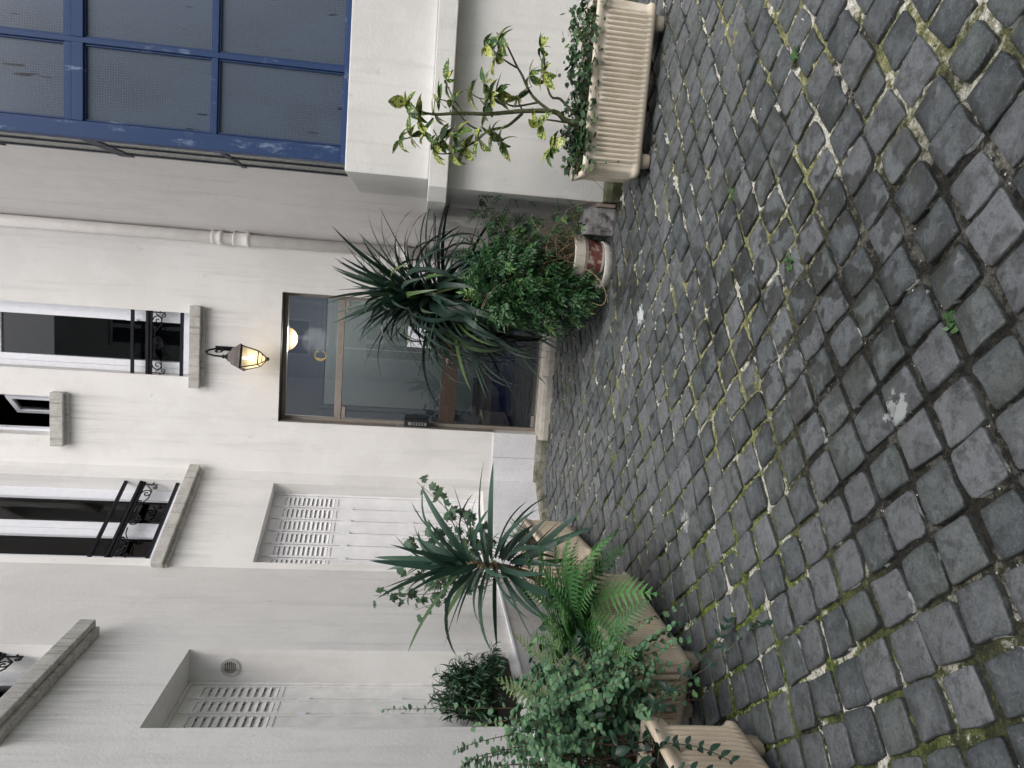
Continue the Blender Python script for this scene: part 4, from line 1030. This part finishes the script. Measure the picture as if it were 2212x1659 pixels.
CLU = [(.837, 1.531), (.863, 1.466), (.88, 1.382), (.862, 1.285), (.9, 1.191), (.821, 1.138), (.785, 1.213), (.793, 1.329), (.98, 1.042), (1.133, 1.005), (.921, .979), (.87, .927), (1.082, 1.308), (1.006, 1.332), (1.081, 1.232), (1.139, 1.121), (1.173, .969), (1.202, 1.048), (1.195, 1.277), (1.16, .832), (1.437, .988), (1.36, .989), (1.401, 1.062), (1.296, .774), (1.44, .727), (1.295, .705), (.996, .7), (.872, .62), (1.034, 1.495), (.978, 1.416), (.866, 1.063), (1.093, 1.031)]
items = []
for x, z in CLU:
    c = Vector((x, ay+q.uniform(-.12, .05), z)); k_ = q.randrange(6, 9); a0 = q.random()*6.28
    for k in range(k_):
        a = a0+k*6.283/k_; d = Vector((math.cos(a), -.35+.8*math.sin(a)*q.uniform(.3, 1), q.uniform(-.75, .45)))
        items.append((AUC[q.randrange(4)], align(c-ab, d, q.uniform(.065, .135), roll=q.uniform(-.6, .6))))
place(ao, 'leaf', items, 'aucuba_leaf')

# --- ivy and rosettes covering the right planter's soil
q = random.Random(52)
io = thing('ivy', 'dense low ivy covering the soil of the right planter', 'plant', (1.245, 4.575, .39)); ib = Vector((1.245, 4.575, .39)); items = []
for k in range(900):
    x, y = q.uniform(-.50, .50), q.uniform(-.185, .16); h_ = q.uniform(.0, .10)*(1.25 if x > .05 else .9)
    if q.random() < .10: y = -.21; h_ = q.uniform(-.03, .05)
    if q.random() < .05: h_ += .06
    items.append((IVY[q.randrange(3)], align((x, y, h_+.015), sph(q, .1), q.uniform(.022, .048), roll=q.uniform(-.9, .9))))
st = MB()
for k in range(26):
    x, y = q.uniform(-.48, .48), q.uniform(-.17, .12); st.tube(cat([(x, y, 0), (x+q.uniform(-.06, .06), y-.02, .06), (x+q.uniform(-.14, .14), y-.05, q.uniform(.02, .13))], 4), .002, 4)
P = cat([(-.50, -.17, .05), (-.56, -.20, -.03), (-.60, -.10, -.12), (-.63, .0, -.17)], 5); st.tube(P, .0015, 4)
P = cat([(-.47, -.20, .04), (-.46, -.215, -.06), (-.44, -.218, -.18)], 5); st.tube(P, .0013, 4)
for p in P[3::3]: items.append((IVY[0], align(p+Vector((0, -.006, 0)), (.3, -.6, -.6), .02)))
st.build('stem', 'twig', io); place(io, 'leaf', items, 'ivy_leaf', 300, 'leaf_mass')
ROS = [ovate('leaf', 'ivy_leaf', W=.19, fold=.2, droop=d_, n=7) for d_ in (.5, .9)]
for (x, y, z), lb, n_, L_ in (((.925, 4.42, .41), 'rosette plant with long oval leaves at the left end of the right planter', 16, .12), ((1.30, 4.40, .42), 'small rosette plant with oval leaves in the middle of the right planter', 11, .085)):
    ro_ = thing('rosette_plant', lb, 'plant', (x, y, z))
    items = [(ROS[q.randrange(2)], align((0, 0, .01+q.uniform(0, .03)), (math.cos(k*2.4), math.sin(k*2.4)-.25, q.uniform(.1, .9)), L_*q.uniform(.6, 1.05))) for k in range(n_)]
    place(ro_, 'leaf', items, 'ivy_leaf')
so = thing('sapling', 'dark leafy sprig rising beside the rosette at the left end of the right planter', 'plant', (.97, 4.50, .40)); items = []; st = MB()
for k in range(5):
    e_ = Vector((q.uniform(-.09, .04), q.uniform(-.06, .03), q.uniform(.10, .20))); st.tube(cat([(0, 0, 0), e_*.6+Vector((.02, 0, 0)), e_], 4), .002, 4)
    for j in range(9): items.append((ROS[0], align(e_*q.uniform(.4, 1.), sph(q, .2), q.uniform(.035, .06))))
st.build('stem', 'twig', so); place(so, 'leaf', items, 'dark_leaf')
for it in so.children:
    if it.name.startswith('leaf'): it.material_slots[0].link = 'OBJECT'; it.material_slots[0].material = M['dark_leaf']

# --- ferns
def frond(mt, q, droop, n=20):
    mb = MB(); y = z = 0.; pts = []
    for k in range(n+1):
        t = k/n
        if k: th = -droop*t**1.3; y += math.cos(th)/n; z += math.sin(th)/n
        pts.append(Vector((0, y, z)))
    mb.tube(pts, .006, 4, r1=.002)
    for k in range(3, n):
        t = k/n; L = .20*math.sin(math.pi*min(1, (t*.93+.10)))**.75; p = pts[k]; dv = (pts[min(n, k+1)]-pts[k-1]).normalized()
        for sg in (-1, 1):
            d = (Vector((sg, 0, 0))+dv*.42+Vector((0, 0, -.12+q.uniform(-.06, .06)))).normalized(); w = .027*(.5+.5*(1-t))+.005; m_ = 6
            prev = None
            for j in range(m_+1):
                u = j/m_; c = p+d*L*u+Vector((0, 0, -.10*L*u*u)); hw = w*(1-u)**.7*(1.0 if j % 2 else .50)+.0012
                r_ = [mb.pt(c+dv*hw), mb.pt(c+Vector((0, 0, -.003))), mb.pt(c-dv*hw)]
                if prev: mb.f += [[prev[0], prev[1], r_[1], r_[0]], [prev[1], prev[2], r_[2], r_[1]]]
                prev = r_
    return mb.mesh('frond', mt, smooth=True, fix=False)
q = random.Random(61)
FR = [frond('fern_leaf', q, d_) for d_ in (.35, .7, 1.1, 1.6)]
fo = thing('fern', 'bright green fern with arching fronds in the left planter', 'fern', (-1.70, 3.42, .41))
for a_, e_, L_, k_ in ((-15, 20, .50, 3), (8, 38, .52, 2), (-28, 40, .52, 2), (50, 30, .48, 3), (-52, 42, .52, 1), (22, 55, .5, 1), (-5, 50, .55, 1), (15, 20, .55, 3), (-40, 15, .55, 3), (-70, 25, .50, 2), (35, 40, .52, 2), (0, 35, .55, 3), (80, 35, .5, 2), (-10, 45, .40, 2), (20, 30, .44, 2), (-35, 35, .42, 2), (5, 62, .38, 1), (45, 48, .40, 1), (-60, 30, .46, 3), (70, 60, .36, 0), (-20, 45, .40, 2), (30, 42, .40, 2), (-85, 40, .40, 2), (110, 60, .36, 1), (-5, 40, .36, 2), (60, 28, .40, 2), (-45, 62, .40, 1), (150, 55, .35, 1), (-110, 50, .36, 1)):
    az, el = R(a_), R(e_); d = Vector((math.cos(az)*math.cos(el), math.sin(az)*math.cos(el), math.sin(el)))
    link('frond', FR[k_], fo, align((q.uniform(-.05, .08), q.uniform(-.12, .12), 0), d, L_*q.uniform(1.0, 1.25), roll=q.uniform(-.3, .3)))
f2 = thing('fern', 'low fern frond pointing down over the near end of the fern planter', 'fern', (-1.64, 3.02, .41))
for a_, e_, L_, k_ in ((-25, 5, .40, 2), (-60, 20, .34, 2), (30, 30, .30, 1), (-120, 40, .3, 1)):
    az, el = R(a_), R(e_); d = Vector((math.cos(az)*math.cos(el), math.sin(az)*math.cos(el), math.sin(el)))
    link('frond', FR[k_], f2, align((0, q.uniform(-.05, .05), 0), d, L_, roll=q.uniform(-.3, .3)))
FP = [frond('fern_pale', q, d_) for d_ in (.5, 1.2)]
f3 = thing('fern', 'pale yellowish fern against the wall behind the round-leaved shrub', 'fern', (-1.86, 3.10, .40))
for a_, e_, L_, k_ in ((60, 65, .50, 0), (100, 72, .52, 0), (30, 60, .46, 1), (140, 60, .48, 1), (80, 80, .55, 0), (-60, 62, .44, 1), (-100, 70, .46, 1)):
    az, el = R(a_), R(e_); d = Vector((math.cos(az)*math.cos(el), math.sin(az)*math.cos(el), math.sin(el)))
    link('frond', FP[k_], f3, align((q.uniform(-.04, .04), q.uniform(-.10, .10), 0), d, L_, roll=q.uniform(-.3, .3)))

# --- round-leaved shrub: long arching stems with paired leaves
q = random.Random(71)
so = thing('round_leaved_shrub', 'sprawling shrub with small round grey-green leaves over the left planters', 'shrub', (-1.72, 2.72, .38)); sb = Vector((-1.72, 2.72, .38)); items = []; st = MB()
def arch(e_, lift, n=None, base=None, sz=(.022, .044)):
    a0 = Vector(base) if base else sb+Vector((q.uniform(-.12, .08), q.uniform(-.35, .25), 0)); e_ = Vector(e_)
    P = cat([a0, a0.lerp(e_, .4)+Vector((0, 0, lift)), a0.lerp(e_, .75)+Vector((0, 0, lift*.8)), e_], 7)
    st.tube([p-sb for p in P], .0026, 5, r1=.001); m_ = len(P)
    for i in range(5, m_):
        dv = (P[i]-P[i-1]).normalized()
        for sg in (-1, 1):
            if q.random() < .12: continue
            sd_ = dv.cross(Vector((q.uniform(-.5, .5), q.uniform(-.5, .5), 1))).normalized()*sg
            s_ = q.uniform(*sz)*(1-.35*i/m_); k = ROUND[q.randrange(4)] if q.random() < .8 else LOBR[q.randrange(2)]
            items.append((k, align(P[i]-sb, sd_+dv*.4+Vector((0, 0, q.uniform(-.6, .2))), s_, up=Vector((.35, -.5, .8)), roll=q.uniform(-.6, .6))))
for k in range(140):
    arch((q.uniform(-2.0, -1.50), q.uniform(2.30, 3.0), q.uniform(.22, .85)), q.uniform(.02, .22))
for k in range(30):
    arch((q.uniform(-1.60, -1.38), q.uniform(2.42, 2.95), q.uniform(.12, .60)), q.uniform(.08, .28))
for k in range(14): arch((q.uniform(-2.1, -1.70), q.uniform(2.3, 2.8), q.uniform(.7, 1.12)), q.uniform(.05, .2), sz=(.02, .034))
arch((-1.71, 2.74, 1.40), .10, base=(-1.74, 2.80, .4), sz=(.022, .034)); arch((-1.74, 2.52, 1.12), .1, sz=(.02, .03)); arch((-1.86, 2.50, 1.20), .1, sz=(.02, .03)); arch((-1.40, 2.93, .06), .22); arch((-1.36, 2.98, .10), .25)
st.build('stem', 'twig', so); place(so, 'leaf', items, 'round_leaf', 300, 'leaf_mass')
# dark evergreen leaves under it
q = random.Random(72)
do = thing('evergreen_undergrowth', 'dark glossy evergreen leaves beneath the round-leaved shrub and ferns', 'plant', (-1.75, 3.0, .38)); db = Vector((-1.75, 3.0, .38)); items = []
DK = [ovate('leaf', 'dark_leaf', W=w_, fold=.25, droop=.4, n=6) for w_ in (.24, .30)]
for k in range(420):
    p = Vector((q.uniform(-1.95, -1.54), q.uniform(2.2, 3.75), q.uniform(.38, .62)))
    if p.y < 2.9: p.z -= q.uniform(0, .1)
    items.append((DK[q.randrange(2)], align(p-db, sph(q, .2), q.uniform(.04, .07), roll=q.uniform(-.6, .6))))
place(do, 'leaf', items, 'dark_leaf', 200, 'leaf_mass')

# --- trailing vine on the nearest planter
q = random.Random(73)
to = thing('trailing_vine', 'dark glossy trailing vine hanging over the nearest left planter', 'plant', (-1.60, 2.2, .40)); tb = Vector((-1.60, 2.2, .40)); items = []; st = MB()
for P in ([(-1.62, 2.35, .42), (-1.49, 2.42, .40), (-1.38, 2.50, .16), (-1.24, 2.50, .02), (-1.16, 2.40, .02)], [(-1.60, 2.30, .43), (-1.46, 2.45, .34), (-1.36, 2.60, .10), (-1.28, 2.66, .03)], [(-1.6, 2.10, .43), (-1.515, 2.08, .42), (-1.495, 2.02, .30), (-1.49, 1.97, .16), (-1.48, 1.93, .06)], [(-1.6, 2.25, .43), (-1.51, 2.21, .43), (-1.495, 2.17, .32), (-1.49, 2.09, .24)], [(-1.6, 1.95, .43), (-1.50, 1.90, .41), (-1.49, 1.88, .22)]):
    C_ = cat(P, 6); st.tube([p-tb for p in C_], .002, 4)
    for i in range(4, len(C_), 2):
        dv = (C_[i]-C_[i-1]).normalized()
        for sg in (-1, 1): items.append((DK[0], align(C_[i]-tb, dv*.5+Vector((.5, -.2, .3))+dv.cross(Vector((1, 0, 0)))*sg, q.uniform(.032, .050), up=Vector((.8, -.3, .5)))))
st.build('stem', 'bark_green', to); place(to, 'leaf', items, 'dark_leaf')
# upright mass on the nearest planter
q = random.Random(74); items = []
no = thing('evergreen_undergrowth', 'dark leafy growth filling the nearest left planter at the frame edge', 'plant', (-1.72, 1.95, .39)); nb = Vector((-1.72, 1.95, .39))
for k in range(260):
    p = Vector((q.uniform(-.16, .13), q.uniform(-.5, .48), q.uniform(.0, .16))); items.append((DK[q.randrange(2)], align(p, sph(q, .2), q.uniform(.035, .06), roll=q.uniform(-.6, .6))))
place(no, 'leaf', items, 'dark_leaf', 150, 'leaf_mass')

# --- lobed vine behind the small yucca
q = random.Random(81)
vo_ = thing('currant_bush', 'thin-stemmed bush with lobed leaves behind the small yucca', 'shrub', (-1.95, 4.95, .40)); vb = Vector((-1.95, 4.95, .40)); items = []; st = MB()
for tgt in [(-1.38, 4.95, 1.30), (-1.46, 4.95, 1.18), (-2.20, 4.9, 1.55), (-2.26, 4.9, 1.40), (-1.78, 4.9, 1.38), (-1.95, 4.9, 1.42), (-2.05, 4.95, 1.30), (-1.7, 4.85, 1.25), (-2.3, 4.9, 1.25), (-1.85, 4.9, 1.18), (-2.1, 4.9, 1.12), (-1.6, 4.9, 1.0), (-2.0, 4.85, .95), (-1.75, 4.85, .90), (-1.9, 4.9, 1.05)]:
    t_ = Vector(tgt); a0 = vb+Vector((q.uniform(-.1, .1), q.uniform(-.15, .1), 0)); P = cat([a0, a0.lerp(t_, .5)+Vector((q.uniform(-.08, .08), 0, .1)), t_], 6); st.tube([p-vb for p in P], .003, 5, r1=.0015)
    for i in range(5, len(P)):
        for _ in range(2):
            d = sph(q, -.3); items.append((VINE[q.randrange(3)], align(P[i]-vb+d*.03, d, q.uniform(.045, .085), up=Vector((.2, -.7, .6)), roll=q.uniform(-.6, .6))))
st.build('stem', 'twig', vo_); place(vo_, 'leaf', items, 'vine_leaf')
# spiky tuft, pale fern and rock in the far left planter
q = random.Random(82)
to_ = thing('spiky_tuft', 'small spiky green tuft in the farthest left planter', 'plant', (-1.90, 5.33, .40))
SP = [strip_mesh('leaf', 'yucca_small', sw(.035), d_, 7, .3) for d_ in (.2, .6)]
place(to_, 'leaf', [(SP[k % 2], align((q.uniform(-.08, .08), q.uniform(-.10, .10), 0), (math.cos(k*2.4)*.8, math.sin(k*2.4)*.8, q.uniform(.4, 1.1)), q.uniform(.14, .26))) for k in range(36)], 'yucca_small')
f4 = thing('fern', 'tiny pale fern at the far end of the farthest left planter', 'fern', (-1.93, 5.50, .40))
for a_ in (0, 60, 120, 200, 280): link('frond', FP[0], f4, align((0, 0, 0), (math.cos(R(a_))*.6, math.sin(R(a_))*.6, .9), .2))
mb = MB(); rings = []
for t_ in range(7):
    a = -math.pi/2+math.pi*t_/6; rings.append([(.10*math.cos(a)*math.cos(b)*q.uniform(.85, 1.15)+.001*t_, .08*math.cos(a)*math.sin(b)*q.uniform(.85, 1.15), .055*math.sin(a)) for b in (2*math.pi*j/9 for j in range(9))])
rk = mb.loft(rings).build('rock', 'rock'); rk.location = (-1.95, 4.78, .43); tag(rk, 'rough brown rock at the near end of the farthest left planter', 'rock')

# --- shrub in the black window box of the niche
bx = thing('window_box', 'black plastic window box on the niche sill', 'planter', (XL-.10, 4.33, .602))
mb = MB(); mb.loft([[(-.085, -.36, 0), (.085, -.36, 0), (.085, .36, 0), (-.085, .36, 0)], [(-.105, -.38, .14), (.105, -.38, .14), (.105, .38, .14), (-.105, .38, .14)], [(-.09, -.365, .14), (.09, -.365, .14), (.09, .365, .14), (-.09, .365, .14)], [(-.085, -.36, .11), (.085, -.36, .11), (.085, .36, .11), (-.085, .36, .11)]]); mb.build('box', 'black_plastic', bx, bevel=.004)
q = random.Random(91)
sh = thing('narrow_leaved_shrub', 'rounded dark shrub with narrow curling leaves in the black window box', 'shrub', (XL-.10, 4.33, .71)); items = []
NL = [strip_mesh('leaf', 'shrub_leaf', lambda t: .085*math.sin(math.pi*min(1, t*.9+.08))**.9+.002, d_, 6, .3) for d_ in (-.3, .6, 1.2, 1.9)]
st = MB()
for k in range(120):
    d = sph(q, .55); e_ = Vector((d.x*.20+.05, d.y*.40, max(.02, d.z)*.44*(1-.25*abs(d.y))))*q.uniform(.75, 1.05)
    a0 = Vector((q.uniform(-.04, .04), q.uniform(-.28, .28), 0)); P = cat([a0, a0.lerp(e_, .5)+Vector((0, 0, .03)), e_], 5); st.tube(P, .0025, 4)
    for i in range(4, len(P)):
        for j in range(3): items.append((NL[q.randrange(4)], align(P[i], (P[i]-P[i-1]).normalized()*.7+sph(q), q.uniform(.05, .09), roll=q.uniform(-.5, .5))))
st.build('stem', 'bark_green', sh); place(sh, 'leaf', items, 'shrub_leaf', 300, 'leaf_mass')

# --- weeds in the joints
q = random.Random(95)
WD = [ovate('leaf', 'weed_leaf', W=.28, fold=.15, droop=.4, n=5)]
for (x, y), lb, n_ in (((.957, 2.727), 'weed tuft in the paving joints nearest the right planter', 12), ((.51, 3.164), 'bright weed sprig in the paving midway to the jasmine pot', 6), ((.01, 1.696), 'weed sprig in the dark joint nearest the camera', 9), ((.17, 2.57), 'tiny creeping weed in the damp joint at the centre', 8)):
    w_ = thing('weed', lb, 'weed', (x, y, -.004))
    for k in range(n_+8): link('leaf', WD[0], w_, align((q.uniform(-.025, .025), q.uniform(-.025, .025), 0), (math.cos(k*2.4), math.sin(k*2.4), q.uniform(.4, 1.1)), q.uniform(.014, .030)))
